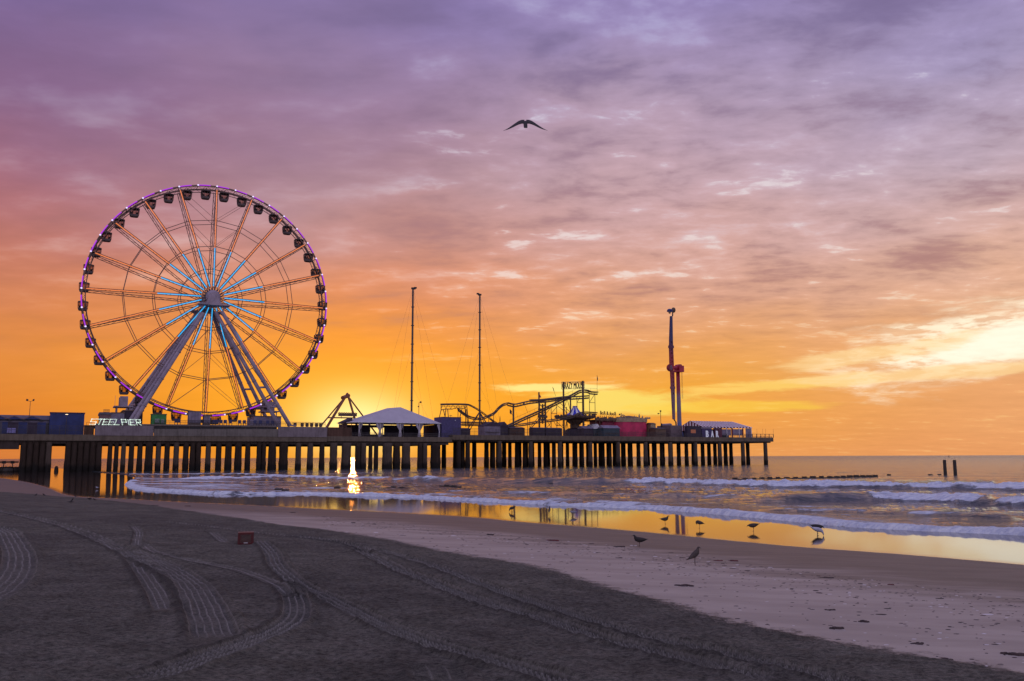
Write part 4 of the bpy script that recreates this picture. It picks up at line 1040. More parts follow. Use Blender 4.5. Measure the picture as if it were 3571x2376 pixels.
# ------------------------------------------------------------------ swinging ride frame
tS = 24.0
ap = P3(1205, 1386, tS)
sw = Thing('swing_ride', (ap[0], tS, z3t), 'rust coloured A frame swing ride with a banner bar', 'fairground ride')
RUST = mat('rust_paint', (.22,.07,.03), .5, scale=.6)
for (x, y, t, r) in ((1127,1480,tS-3,.22),(1147,1486,tS-5,.42),(1234,1444,tS-4,.35),(1262,1452,tS-1,.24)):
    zz = zU-1.6 if x < 1200 else z3t
    s_, z_ = P(x, y, t); v = (ap[0]-s_, 0, ap[2]-z_)
    k = (z_-z3t)/v[2]; sw.part('leg', MB().tube([(s_-v[0]*k, t, z3t), (ap[0]+(.5 if x > 1200 else -.5), tS-1.5, ap[2]+.1)], r, 8), RUST)
sw.part('axle_housing', MB().tube([P3(1194,1388,tS-2), P3(1216,1380,tS+1)], .60, 8).sph(P3(1211,1379,tS), .55), RUST)
sw.part('finial', MB().lathe([(1.3,0),(.9,.5),(.3,.9),(.2,1.3)], n=10).mesh('x', RUST) if False else MB().lathe([(.55,ap[2]+.85),(.5,ap[2]+1.1),(.15,ap[2]+1.5)], (P(1211,1379,tS)[0], tS), 10), RUST)
a_, b_ = P3(1142,1457,tS-3), P3(1234,1458,tS-3); sw.part('tie_bar', MB().tube([a_, b_], .2), RUST)
mb = MB(); a_, b_ = P(1180,1451.5,tS-3.5), P(1244,1451.5,tS-3.5); c_ = P(1180,1441.5,tS-3.5)
mb.box(a_[0], b_[0], tS-3.7, tS-3.3, a_[1], c_[1])
for k in range(8): q = a_[0]+(b_[0]-a_[0])*(k+.5)/8; mb.tube([(q-.5, tS-3.5, c_[1]), (q, tS-3.5, c_[1]+.22), (q+.5, tS-3.5, c_[1])], .12)
sw.part('banner', mb, BROWN)
sw.part('banner_post', MB().bar(P3(1190,1452,tS-3.5), P3(1190,1460,tS-3.5), .12).bar(P3(1236,1452,tS-3.5), P3(1236,1460,tS-3.5), .12), RUST)

# ------------------------------------------------------------------ white marquee
tM = 3.0; tB = 17.0
mq = Thing('marquee', (PS(1380,tM,1475), tM, z3t), 'large white hipped marquee with tied curtains on its posts', 'tent')
FLc = P3(1226,1472.5,tM); FRc = P3(1538,1476,tM); ze = (FLc[2]+FRc[2])/2
R1 = P3(1397,1420.5,8.0); R2 = P3(1345,1425.5,16.0)
R2 = (R2[0], 14.5, R1[2])
c = [(FLc[0],tM,ze),(FRc[0],tM,ze),(FRc[0],tB,ze),(FLc[0],tB,ze)]
mb = MB(); lo_ = [(p[0],p[1],p[2]-.12) for p in c]
R1 = (R1[0], 8.0, R1[2])
mb.add(c+[R1,R2]+lo_, [(0,1,4),(1,2,5,4),(2,3,5),(3,0,4,5),(6,7,1,0),(7,8,2,1),(8,9,3,2),(9,6,0,3)])
mq.part('roof', mb, CANVAS)
vl = MB()
for (p, q) in ((c[0],c[1]),(c[3],c[0]),(c[1],c[2])):
    dx = q[0]-p[0]; dy = q[1]-p[1]; L = math.hypot(dx,dy)
    n_ = (dy/L*.03, -dx/L*.03)
    vl.tube([(p[0]+n_[0],p[1]+n_[1],ze-.06),(q[0]+n_[0],q[1]+n_[1],ze-.06)], .13, 6)
mq.part('eave_trim', vl, WHITE)
pcu = [(1256,34),(1324,40),(1396,44),(1464,52),(1531,10)]
for i, x in enumerate((1252,1325,1396,1463,1533)):
    s_ = PS(x,tM+.3,1490); 
    po = mq.part('post', MB().box(s_-.09, s_+.09, tM+.2, tM+.38, z3t, ze-.13), WHITE)
    n = 14; rings = []
    left = .2 if i == 0 else 1.35; right = 1.25 if i < 4 else .05
    if i == 4: left = .9
    for zf, k in ((1,1),(.88,.95),(.72,.72),(.55,.38),(.46,.26),(.32,.30),(.15,.42),(.0,.5)):
        z_ = z3t+.02+(ze-z3t-.2)*zf; rings.append([(s_+(-left*k if q < n/2 else right*k)*abs(math.cos(2*PI*q/n))**.6, tM+.29+(.16+.06*math.cos(q*3))*math.sin(2*PI*q/n+PI), z_) for q in range(n)])
    cu = MB(); cu.loft(rings); mq.part('curtain', cu, CANVAS, parent=po, smooth=True)
for x, t in ((1252,tB-.3),(1330,tB-.3),(1396,tB-.3),(1463,tB-.3),(1533,tB-.3)):
    pass
for k in range(5): s_ = FLc[0]+.3+(FRc[0]-FLc[0]-.6)*k/4; mq.part('post', MB().box(s_-.09,s_+.09,tB-.4,tB-.2,z3t,ze-.13), WHITE)
sa_, sb_ = FLc[0], FRc[0]; L = sb_-sa_
bw = MB(); bw.box(sa_+.3, sa_+L*.36, tB-.18, tB-.08, z3t, ze-.3); bw.box(sa_+L*.52, sb_-.3-L*.06, tB-.18, tB-.08, z3t, ze-.3); bw.box(sa_+L*.36, sa_+L*.52, tB-.18, tB-.08, P(1360,1497,tB)[1]+.4, ze-.3); bw.box(sa_+L*.36, sa_+L*.52, tB-.18, tB-.08, z3t, z3t+1.1)
mq.part('back_wall', bw, DPURP); mq.part('side_wall', MB().box(sb_-.25, sb_-.12, 5.5, tB-.2, z3t, ze-.3), DPURP); mq.part('side_wall', MB().box(sa_+.12, sa_+.25, 8, tB-.2, z3t, ze-.3), DPURP)
mb = MB()
for k in range(7):
    q = sa_+2+(L-4)*k/6; mb.box(q-.9,q+.9,8,9,z3t+.7,z3t+.78); mb.box(q-.05,q+.05,8.4,8.5,z3t,z3t+.7)
solo('picnic_tables', mb, BROWN, (sa_+L/2,8,z3t), 'row of low dark tables inside the white marquee', 'tables')
COL.objects[-1]['kind'] = 'stuff'
# small side canopy
sc_ = Thing('side_canopy', (PS(1208,8,1478), 8, z3t), 'small dark side canopy at the left end of the marquee', 'canopy')
a0, a1 = PS(1192,8,1475), PS(1229,8,1475); zc = P(1200,1473,8)[1]
sc_.part('roof', MB().prism([(a0,zc-.1),(a1,zc-.1),(a1,zc+1.4)], 8, 14), DPURP); 
for q in (a0+.2, (a0+a1)/2, a1-.2): sc_.part('post', MB().box(q-.08,q+.08,8,8.15,z3t,zc-.1), BROWN)

# ------------------------------------------------------------------ two tall slingshot masts
def mast(xb, yb, xt, yt, t, zb, r, label, hx):
    s_, z_ = P(xt, yt, t); T = Thing('slingshot_mast', (s_, t, zb), label, 'mast', 'two tall slingshot masts')
    T.part('pole', MB().tube([(s_,t,zb),(s_,t,z_)], r, 8), STEEL)
    T.part('cable', MB().bar((s_+r+.12,t,zb),(s_+r+.12,t,z_-.3), .035,4).bar((s_-r-.25,t,zb+8),(s_,t,z_-3), .02,3), STEEL)
    cl = MB()
    for k in range(1, 8): q = zb+(z_-zb)*k/8; cl.box(s_-r-.14, s_+r+.16, t-.4, t+.4, q-.12, q+.12)
    T.part('collar', cl, STEEL)
    T.part('head', MB().box(s_-.5, s_+.9*hx if hx > 0 else s_+.5, t-.4, t+.4, z_-.2, z_+.35).box(s_+(.4 if hx > 0 else -1.1), s_+(1.3 if hx > 0 else -.3), t-.3, t+.3, z_+.1, z_+.6), BLACK)
    gw = MB()
    for dx, dt, zf in ((-13,6,1),(-9,-4,1),(11,5,1),(15,-4,1),(-7,3,.62),(7,3,.62),(9,-2,.35)):
        gw.bar((s_,t,zb+(z_-zb)*zf), (s_+dx,t+dt,zb), .022, 3)
    T.part('guy_wire', gw, mat('guy_wire', (.25,.14,.06), .5))
    return T, s_
T, s_ = mast(1428,1430,1440,1007,26,z3t,.30,'left and taller slingshot mast rising behind the white marquee',1)
T, s_ = mast(1668,1435,1673,1029,22,z4t,.26,'right slingshot mast standing on splayed braces',-1)
za = P(1668,1437,22)[1]
for dx, dt, r in ((-6.2,0,.17),(-3.0,4,.17),(3.0,3,.17),(5.6,0,.2),(-1.6,-4,.14),(1.8,-4,.14)):
    T.part('brace', MB().bar((s_,22,za),(s_+dx,22+dt,z4t+.3), r, 6), STEEL)
def dish_pole(x, yb, yt, t, zb, label, xh, yh, kind=0):
    s_, z_ = P(x, yt, t); T = Thing('light_pole', (s_, t, zb), label, 'light pole')
    T.part('pole', MB().tube([(s_,t,zb),(s_,t,z_)], .09, 6), STEEL)
    a_ = P3(xh, yh, t); T.part('bracket', MB().bar((s_,t,z_-.1), a_, .05), STEEL)
    T.part('light_head', MB().sph(a_, .36, 8, 6, (1,.8,.9)), BLACK)
    return T, s_, z_
T, s_, z_ = dish_pole(1461,1440,1404,20,z3t,'slim light pole with a round head beside the taller mast',1467,1403)
T.part('light_head', MB().box(s_-.35,s_+.05,19.8,20.2,P(1461,1418,20)[1]-.2,P(1461,1418,20)[1]+.15), BLACK)
# violet box building
vb = Thing('violet_cabin', (PS(1575,2.5,1500), 2.5, z3t), 'plain violet blue cabin right of the white marquee', 'cabin')
mb, s0, s1, z1 = bx(1541, 1608, 1456, 2.6, 9, z3t); vb.part('wall', mb, mat('violet_paint', (.055,.045,.14), .6)); vb.part('roof', MB().box(s0-.08,s1+.08,2.5,9.1,z1+.003,z1+.12), DPURP)
vb.part('wall_lamp', MB().box(P(1588,1468,2.5)[0]-.12,P(1588,1468,2.5)[0]+.12,2.45,2.6,P(1588,1468,2.5)[1],P(1588,1468,2.5)[1]+.25), WHITE)
vb.part('roof_vane', MB().bar((s0+4.0,5,z1+.1),(s0+4.0,5,z1+.9),.05).bar((s0+3.5,5,z1+.6),(s0+4.5,5,z1+.65),.09), BLACK)
# ------------------------------------------------------------------ roller coaster
RT = 13.0
rc = Thing('roller_coaster', (PS(1800,RT,1500), RT, z4t), 'dark steel wild mouse roller coaster with a lettered top sign', 'roller coaster')
DST = mat('coaster_steel', (.075,.045,.03), .5, scale=.5)
def track(name, pts, t, r=.17, gauge=.55, tie=1.2, depth=.55):
    pl = smooth_poly([P(*C2(*p), t) for p in pts], 5)
    mb = MB()
    for q in (-1, 1): mb.tube([(s_, t+q*gauge, z_) for s_, z_ in pl], r, 5)
    mb.tube([(s_, t, z_-depth) for s_, z_ in pl], r*1.2, 5)
    L = np.r_[0, np.cumsum(np.hypot(*np.diff(pl, axis=0).T))]; n = int(L[-1]/tie)
    for k in range(n+1):
        s_ = np.interp(L[-1]*k/max(n,1), L, pl[:,0]); z_ = np.interp(L[-1]*k/max(n,1), L, pl[:,1])
        mb.bar((s_,t-gauge-.1,z_),(s_,t+gauge+.1,z_),.07,4); mb.bar((s_,t-gauge,z_),(s_,t,z_-depth),.05,3); mb.bar((s_,t+gauge,z_),(s_,t,z_-depth),.05,3)
    rc.part(name, mb, DST); return pl
track('track', [(145,428),(330,426),(500,431),(560,450),(650,500),(750,572),(850,650),(905,684)], RT+2, r=.12, depth=.3)
track('track', [(380,492),(440,540),(520,592),(600,616),(700,620),(790,590),(880,545),(940,480),(1000,432),(1060,414)], RT-3, r=.17)
track('track', [(1060,414),(1160,432),(1290,405),(1400,385),(1600,368),(1750,345),(1850,330),(1930,332),(2100,322),(2170,317)], RT-3, r=.22, depth=.8)
track('lift_track', [(1010,752),(1130,692),(1300,612),(1500,522),(1620,462),(1830,360),(1950,300),(2040,250),(2090,238),(2150,242),(2200,262),(2290,268)], RT+1, r=.22, depth=.75)
track('track', [(1000,742),(1150,715),(1300,697),(1500,662),(1700,640),(1880,610),(1980,582),(2060,546),(2150,540),(2280,550)], RT-4, r=.18)
track('track', [(430,676),(700,680),(870,684),(1000,702)], RT-2, r=.14, depth=.35)
track('track', [(430,708),(700,712),(1000,716)], RT+4, r=.14, depth=.35)
track('track', [(1370,372),(1500,368),(1640,352),(1800,332),(1900,322)], RT+3, r=.16)
def cpost(name, x, y0, y1, t, r, leg=None):
    a_ = P3(*C2(x, y0), t); b_ = P3(*C2(x, y1), t)
    b_ = (a_[0], t, max(z4t, min(b_[2], a_[2]-.2)) if y1 < 740 else z4t)
    rc.part(name, MB().tube([a_, b_], r, 8), DST); return a_, b_
for x, y0, r, t in ((1140,422,.30,RT-4),(1490,268,.26,RT-3),(1497,400,.22,RT+2),(1577,400,.30,RT-2),(1825,125,.32,RT+1),(2091,112,.38,RT-1),(1922,345,.26,RT+1)): cpost('column', x, y0, 800, t, r)
for x, y0 in ((1657,445),(1733,435),(2010,325),(2180,290),(2256,285),(1868,470),(870,580),(803,590),(1335,612),(1365,612),(382,500)): cpost('thin_column', x, y0, 800, RT+1, .10)
def sbar(mb, p, q, t0, t1=None, r=.1): mb.bar(P3(*C2(*p), t0), P3(*C2(*q), t1 if t1 is not None else t0), r, 5)
mb = MB()
for p, q in (((150,512),(120,640)),((182,512),(208,618)),((218,490),(204,614)),((240,500),(250,618)),((440,486),(408,608)),((484,500),(522,745)),((498,500),(540,745)),((478,440),(490,745)),((500,440),(516,600)),((150,428),(150,512))): sbar(mb, p, q, RT+1, r=.14)
rc.part('trestle_leg', mb, DST)
mb = MB(); sbar(mb,(150,432),(480,432),RT+1,r=.1); sbar(mb,(148,512),(215,498),RT+1,r=.14); sbar(mb,(215,498),(300,500),RT+1,r=.14); sbar(mb,(300,500),(360,482),RT+1,r=.12); sbar(mb,(360,482),(480,490),RT+1,r=.13); sbar(mb,(150,460),(480,462),RT+1,r=.07)
for k in range(11): x = 150+k*33; sbar(mb,(x,432 if k % 2 else 495),(x+33,495 if k % 2 else 432),RT+1,r=.07)
rc.part('trestle_truss', mb, DST)
mb = MB()
for p, q in (((1590,560),(1730,380)),((1590,760),(1660,690)),((1660,480),(1733,440)),((1660,560),(1733,560)),((1660,560),(1733,470)),((1740,450),(1830,520)),((1760,400),(1920,540)),((1740,380),(1590,500)),((1640,690),(1720,620)),((1660,620),(1740,740)),((1740,680),(1825,760)),((1590,640),(1660,760)),((1830,480),(1870,560)),((1880,370),(1925,540)),((1870,660),(1840,820)),((1870,380),(1830,500)),((2180,410),(2256,412)),((2182,410),(2256,292)),((2010,412),(2085,408)),((2012,410),(2050,345)),((2180,650),(2256,560)),((2190,760),(2256,690)),((1490,600),(1370,750)),((1335,612),(1365,612)),((803,592),(870,580)),((800,620),(880,670)),((1860,470),(1890,640)),((1870,650),(1900,820))):
    mb = MB(); sbar(mb, p, q, RT+1, r=.09); rc.part('brace', mb, DST)
mb = MB()
for x in (1497, 1577): sbar(mb,(x,410),(x,650),RT-2,r=.2)
for y in (400, 500, 580, 640): sbar(mb,(1480,y),(1590,y),RT-2,r=.25)
for y in (430,530,610): sbar(mb,(1497,y),(1540,y+40),RT-2,r=.16); sbar(mb,(1577,y),(1540,y+40),RT-2,r=.16)
sbar(mb,(1540,430),(1540,700),RT,r=.3); sbar(mb,(1480,600),(1600,605),RT-2,r=.45); sbar(mb,(1497,640),(1380,760),RT-2,r=.15)
rc.part('support_tower', mb, DST)
mb = MB()
def handrail(pts, t, h=.95):
    pl = [P(*C2(*p), t) for p in pts]
    for (a0, b0), (a1, b1) in zip(pl[:-1], pl[1:]):
        mb.bar((a0,t,b0+h),(a1,t,b1+h),.04,3); n = max(1, int(math.hypot(a1-a0,b1-b0)/1.8))
        for k in range(n+1): f_ = k/n; mb.bar((a0+(a1-a0)*f_,t,b0+(b1-b0)*f_),(a0+(a1-a0)*f_,t,b0+(b1-b0)*f_+h),.03,3)
handrail([(1090,690),(1300,598),(1500,506)], RT+.2); handrail([(1830,345),(1950,285),(2040,238)], RT+.2); handrail([(2100,250),(2200,250),(2288,255)], RT+2)
rc.part('handrail', mb, DST)
# the car resting on the upper bend
# sign
cx, cy = C2(1958, 168); sc0 = P(*C2(1800,175), RT-.5); sc1 = P(*C2(2112,165), RT-.5)
wS = sc1[0]-sc0[0]; z0s = P(*C2(1955,222), RT-.5)[1]; z1s = P(*C2(1955,126), RT-.5)[1]
sg = MB(); tilt = (P(*C2(2100,115),RT)[1]-P(*C2(1830,140),RT)[1])*.0+.25
for zz, dz in ((z0s, -.15), (z1s, .1)): sg.bar((sc0[0],RT-.5,zz-tilt),(sc1[0],RT-.5,zz+tilt),.09,4)
for xx, k in ((sc0[0],-1),(sc1[0],1)): sg.bar((xx,RT-.5,z0s+k*tilt),(xx,RT-.5,z1s+k*tilt),.07,4)
so = rc.part('sign_frame', sg, DST)
arr, fs = text_mesh('CRAZY MOUSE', (z1s-z0s)*1.12, .25, 1.0, 0, 0.0)
arr = arr.copy(); wt = arr[:,0].max()-arr[:,0].min(); arr[:,0] = (arr[:,0]-arr[:,0].min())/wt*(wS-.4)+sc0[0]+.2
h0 = arr[:,1].min(); hh_ = arr[:,1].max()-h0
lt = MB(); lt.add([(a[0], RT-.6-a[2], z0s+.1+(a[1]-h0)/hh_*(z1s-z0s-.2)+tilt*(2*(a[0]-sc0[0])/wS-1)) for a in arr], fs)
rc.part('letters', lt, mat('sign_letters', (.03,.018,.012), .6), parent=so)
# flags
def flag(x0, y0, xb, yb, t, cloth, label, col=BLACK, zb=None):
    a_ = P3(*C2(x0,y0), t); b_ = P3(*C2(xb,yb), t)
    T = Thing('flag', b_, label, 'flag', 'flags on the roller coaster'); T.part('pole', MB().bar(a_, b_, .05, 5), STEEL)
    pts = [P(*C2(*p), t) for p in cloth]; T.part('cloth', MB().prism(pts, t-.03, t+.03), col)
flag(2286,32,2288,262,RT+2,[(2286,34),(2298,80),(2296,110),(2288,112)],'dark furled flag at the highest right end of the coaster')
flag(1675,195,1722,325,RT,[(1675,196),(1690,215),(1702,262),(1690,245)],'dark flag on a slanting pole left of the lettered sign')
flag(1490,268,1490,300,RT-3,[(1492,282),(1522,335),(1508,346),(1492,330)],'reddish flag on the column above the upper track', RED)
flag(1284,415,1342,560,RT,[(1268,408),(1300,405),(1292,438),(1275,452)],'pale flag drooping from a slanting pole under the upper track', BEIGE)
flag(1092,497,1128,585,RT-4,[(1092,498),(1120,530),(1112,574),(1090,555)],'dark square flag left of the thick coaster column')
flag(958,592,955,680,RT,[(955,595),(962,620),(962,670),(951,672)],'narrow dark banner flag standing low between the tracks')
# ------------------------------------------------------------------ swing carousel
tc_ = 15.0; cxs, _ = P(*C2(1985,500), tc_)
mq2 = Thing('swing_carousel', (cxs, tc_, z4t), 'chair swing carousel with a blue and white striped top', 'carousel')
zc = lambda y, x=1985: P(*C2(x,y), tc_)[1]
rad = (P(*C2(2080,590),tc_)[0]-P(*C2(1838,590),tc_)[0])/2; n = 16
top = (zc(468)); zz0 = zc(588)
prof = [(rad*1.0,zz0),(rad*.62,zz0+(top-zz0)*.33),(rad*.34,zz0+(top-zz0)*.72),(rad*.22,top)]
mb = MB()
for k in range(n):
    mb.cur = k % 2
    a0, a1 = 2*PI*k/n, 2*PI*(k+1)/n
    for (r0,z0),(r1,z1) in zip(prof[:-1],prof[1:]):
        mb.add([(cxs+r0*math.cos(a0),tc_+r0*math.sin(a0),z0),(cxs+r0*math.cos(a1),tc_+r0*math.sin(a1),z0),(cxs+r1*math.cos(a1),tc_+r1*math.sin(a1),z1),(cxs+r1*math.cos(a0),tc_+r1*math.sin(a0),z1)],[(0,1,2,3)])
mb.cur = 0; mb.lathe([(rad*.24,top),(rad*.24,top+.25)],(cxs,tc_),12)
mq2.part('striped_top', mb, [mat('royal_blue', (.04,.05,.60), .5), mat('bright_white_canvas', (.85,.85,.88), .7, var=.05)])
rr_ = (P(*C2(2208,600),tc_)[0]-P(*C2(1750,600),tc_)[0])/2
mb = MB(); nsc = 24; cr = []
mb.lathe([(rr_*.6,zc(650)),(rr_,zc(625)),(rr_*1.02,zc(600)),(rr_*.5,zc(590))],(cxs,tc_),36)
for k in range(nsc): a = 2*PI*k/nsc; mb.sph((cxs+rr_*math.cos(a),tc_+rr_*math.sin(a),zc(600)),.55,6,5)
mq2.part('crown', mb, BROWN)
mb = MB(); mb.lathe([(rad*.95,zc(640)),(rad*.80,zc(675)),(rad*.42,zc(715)),(rad*.42,zc(758))],(cxs,tc_),16); mq2.part('core', mb, BROWN)
mb = MB(); mb.lathe([(rad*1.05,z4t),(rad*1.0,zc(790)),(rad*.75,zc(768)),(rad*.6,zc(760))],(cxs,tc_),20); mq2.part('base', mb, DPURP)
mb = MB()
for k in range(24):
    a = 2*PI*k/24; r = rr_*.92; p = (cxs+r*math.cos(a),tc_+r*math.sin(a)); mb.bar((p[0],p[1],zc(630)),(p[0],p[1],zc(720)),.02,3); mb.box(p[0]-.2,p[0]+.2,p[1]-.2,p[1]+.2,zc(724),zc(718))
mq2.part('hanging_seat', mb, BLACK)['kind'] = 'stuff'
# ------------------------------------------------------------------ deck booths along the coaster
def booth(xa, xb, ytop, ywall, t0, t1, wm, rm, label, ridge='s', name='booth', cat='booth'):
    s0, s1 = PS(xa,t0,1490), PS(xb,t0,1490); z1 = P((xa+xb)/2,ywall,t0)[1]; zr_ = P((xa+xb)/2,ytop,(t0+t1)/2)[1]
    T = Thing(name, ((s0+s1)/2,t0,z4t), label, cat, 'small booths on the pier')
    T.part('wall', MB().box(s0,s1,t0,t1,z4t,z1), wm)
    if ridge == 's':
        r = MB(); tm = (t0+t1)/2; r.add([(s0-.2,t0-.25,z1),(s1+.2,t0-.25,z1),(s1+.2,tm,zr_),(s0-.2,tm,zr_),(s1+.2,t1+.25,z1),(s0-.2,t1+.25,z1)],[(0,1,2,3),(3,2,4,5),(1,4,2),(0,3,5),(0,5,4,1)])
    else:
        r = MB(); r.prism([(s0-.2,z1),(s1+.2,z1),((s0+s1)/2,zr_)],t0-.2,t1)
    T.part('roof', r, rm); 
    T.part('counter', MB().box(s0+.4,s1-.4,t0-.3,t0-.01,z4t+1.0,z4t+1.08), BROWN)
    return T, s0, s1, z1
booth(2105,2161,1484,1494,3,6.5,TEAL,VIOLW,'teal booth with a pale sloping roof before the crimson ride')
booth(2070,2096,1480,1496,7,13,TEAL,WHITE,'white roofed gable stall with a teal end', 'p')
booth(2036,2069,1486,1495,7,11,DPURP,VIOLW,'low stall with a grey white roof left of the gabled stall')
booth(1690,1745,1472,1486,5,10,VIOLW,DPURP,'dark arched roof stall below the dip of the coaster','p')
booth(1745,1772,1472,1488,6,10,DPURP,DPURP,'small purple stall right of the arched one','p')
booth(1860,1900,1491,1494,4,7,DPURP,GREYW,'flat grey topped stall under the coaster tower')
booth(1905,1960,1492,1495,4,7,DPURP,GREYW,'long flat grey stall left of the swing carousel')
booth(1610,1640,1493,1498,4,7,DPURP,DPURP,'dark stall beside the violet cabin')
booth(2270,2287,1475,1479,9,12,BEIGE,BROWN,'beige hut with a brown flat roof right of the crimson ride')
booth(2286,2322,1492,1495,5,9,BROWN,GREYW,'low brown hut under the double light pole')
booth(1780,1830,1490,1494,5,9,WALLD,DPURP,'brown stall below the pale drooping flag')
# ------------------------------------------------------------------ crimson round ride
tr_ = 9.0
s0, s1 = PS(2158,tr_,1490), PS(2271,tr_,1490); cR = ((s0+s1)/2, tr_+4); Rr = (s1-s0)/2
rr2 = Thing('round_ride', (cR[0],cR[1],z4t), 'round ride wrapped in crimson panels with a scalloped beige crown', 'fairground ride')
z1 = P(2200,1472,tr_)[1]; z2 = P(2200,1457,tr_)[1]
sq = (1,.72)
rr2.part('drum', MB().lathe([(Rr,z4t),(Rr,z1)],cR,40,sq), MAGENTA)
mb = MB(); n = 48; lo2, hi2 = [], []
for k in range(n):
    a = 2*PI*k/n; sc_h = .35*abs(math.sin(a*6)); lo2.append((cR[0]+(Rr+.25)*math.cos(a),cR[1]+(Rr+.25)*sq[1]*math.sin(a),z1+.01)); hi2.append((cR[0]+(Rr+.35)*math.cos(a),cR[1]+(Rr+.35)*sq[1]*math.sin(a),z2-.35+sc_h))
mb.loft([lo2,hi2]); rr2.part('crown', mb, BEIGE)
mb = MB(); mb.lathe([(Rr*.95,z2-.4),(Rr*.5,z2+.45),(.2,z2+.9)],cR,24,sq); rr2.part('canopy', mb, BROWN)
mb = MB()
for x, h in ((2218,9),(2224,7),(2235,17),(2246,9)): s_ = PS(x,tr_,1450); mb.lathe([(.30,z2-.2),(.34,z2+h*.04),(.03,z2+h*.095)],(s_,tr_+1),6)
for x, y in ((2258,1456),(2268,1457)): s_ = PS(x,tr_,1450); mb.prism([(s_-.6,z2-.3),(s_+.6,z2-.3),(s_+.5,z2+.5),(s_+.1,z2+.1),(s_-.4,z2+.35)],tr_+.8,tr_+1.1)
rr2.part('finial', mb, BEIGE)
mb = MB(); sA2 = PS(2178,tr_,1450); zA2 = P(2178,1447,tr_)[1]
mb.tube([(sA2+1.2*math.cos(PI*k/8),tr_+1,zA2-1+1.0*math.sin(PI*k/8)) for k in range(9)],.16,6); mb.tube([(sA2-1.5,tr_+1,z2-.3),(sA2-.5,tr_+1,zA2),(sA2+1.6,tr_+1,z2-.3)],.14); rr2.part('arch', mb, BEIGE)
# rocking ride with its mirrored sign
rk = Thing('music_ride', (PS(2110,12,1490),12,z4t), 'low ride with a brown awning and a mirrored ROCK and ROLL sign', 'fairground ride')
sa_, sb_ = PS(2072,12,1490), PS(2158,12,1490); zt_ = P(2110,1458,12)[1]; zb2 = P(2110,1468,12)[1]
mb = MB(); mb.box(sa_,sb_,11,21,zb2,zb2+.35)
for k in range(14): q = sa_+(sb_-sa_)*(k+.5)/14; mb.sph((q,11.1,zb2+.55+.35*math.sin(k*1.7)),.62,8,5,(1.1,.5,1))
rk.part('awning', mb, BROWN)
rk.part('wall', MB().box(sa_+3.5,sb_,12,20.5,z4t,zb2-.01), mat('deep_crimson', (.22,.015,.05), .6))
for q in (sa_+.4, sa_+2.0): rk.part('post', MB().box(q-.12,q+.12,11.4,11.6,z4t,zb2), BROWN)
mb = MB()
for k in range(9):
    a = PI*(k+.5)/9; c0 = (PS(2118,11,1450)); mb.prism([(c0+2.2*math.cos(a)-.2,zt_-.4),(c0+2.2*math.cos(a)+.2,zt_-.4),(c0+3.1*math.cos(a),zt_+.35+.75*math.sin(a))],11.4,11.5)
rk.part('sunburst', mb, BLACK)
a0, a1 = PS(2093,11.5,1440), PS(2148,11.5,1440); z0q, z1q = P(2120,1448,11.5)[1], P(2120,1433,11.5)[1]
arr, fs = text_mesh('Rock & Roll', 1.4, .15, 1.0, .2, .012)
arr = arr.copy(); arr[:,0] = -arr[:,0]; w_ = arr[:,0].max()-arr[:,0].min(); arr[:,0] = (arr[:,0]-arr[:,0].min())/w_*(a1-a0)+a0; h_ = arr[:,1].max()-arr[:,1].min(); arr[:,1] = (arr[:,1]-arr[:,1].min())/h_*(z1q-z0q)*.85+z0q
so = rk.part('sign_frame', MB().bar((a0+.1,11.6,z0q-1.6),(a0+.1,11.6,z1q),.05).bar((a1-.1,11.6,z0q-1.6),(a1-.1,11.6,z1q-.3),.05).bar((a0+.1,11.6,z0q+.25),(a1-.1,11.6,z0q+.25),.04), STEEL)
rk.part('letters', MB().add([(a[0],11.5+a[2],a[1]+.25*((a[0]-a0)/(a1-a0)-.5)*-1) for a in arr],[f_[::-1] for f_ in fs]), BLACK, parent=so)
T, s_, z_ = dish_pole(2167,1465,1441,13,z4t,'short pole with a small dark head between the two rides',2161,1446)
T, s_, z_ = dish_pole(2303.5,1490,1435,8,z4t,'double headed light pole left of the booster ride',2303.5,1434)
a_ = P3(2296,1443,8); T.part('bracket', MB().bar((s_,8,P(2303,1441,8)[1]),a_,.05), STEEL); T.part('light_head', MB().sph(a_,.36,8,6,(1.2,.7,.6)), BLACK)
T.part('control_box', MB().box(s_+.1,s_+.5,7.8,8.2,z4t+1.5,P(2306,1477,8)[1]), BLACK)
# ------------------------------------------------------------------ booster ride
tb = 9.0
bo = Thing('booster_ride', (PS(2368,tb,1480),tb,z4t), 'tall red and navy booster ride with a long upright arm and column', 'fairground ride')
sc, zc2 = P(2366,1275,tb+1.5); 
GR = bpy.data.materials.new('booster_column_paint'); GR.use_nodes = True; _n = NT(GR.node_tree); _b = _n.n['Principled BSDF']
_z = _n.sep(_n.new('ShaderNodeTexCoord').outputs['Object'])[2]
HC_ = zc2-z4t
_n.l.new(_n.ramp(_n.m('DIVIDE', _z, HC_), [(0,(.02,.12,.50)),(.16,(.03,.12,.42)),(.24,(.17,.15,.22)),(.55,(.20,.12,.17)),(.66,(.28,.01,.03)),(1,(.32,.015,.03))]), _b.inputs['Base Color']); _b.inputs['Roughness'].default_value = .45
AR = bpy.data.materials.new('booster_arm_paint'); AR.use_nodes = True; _n = NT(AR.node_tree); _b = _n.n['Principled BSDF']
_z = _n.sep(_n.new('ShaderNodeTexCoord').outputs['Object'])[2]; zA_ = P(2350,1466,tb-2)[1]-z4t; zB_ = P(2338,1105,tb-2)[1]-z4t
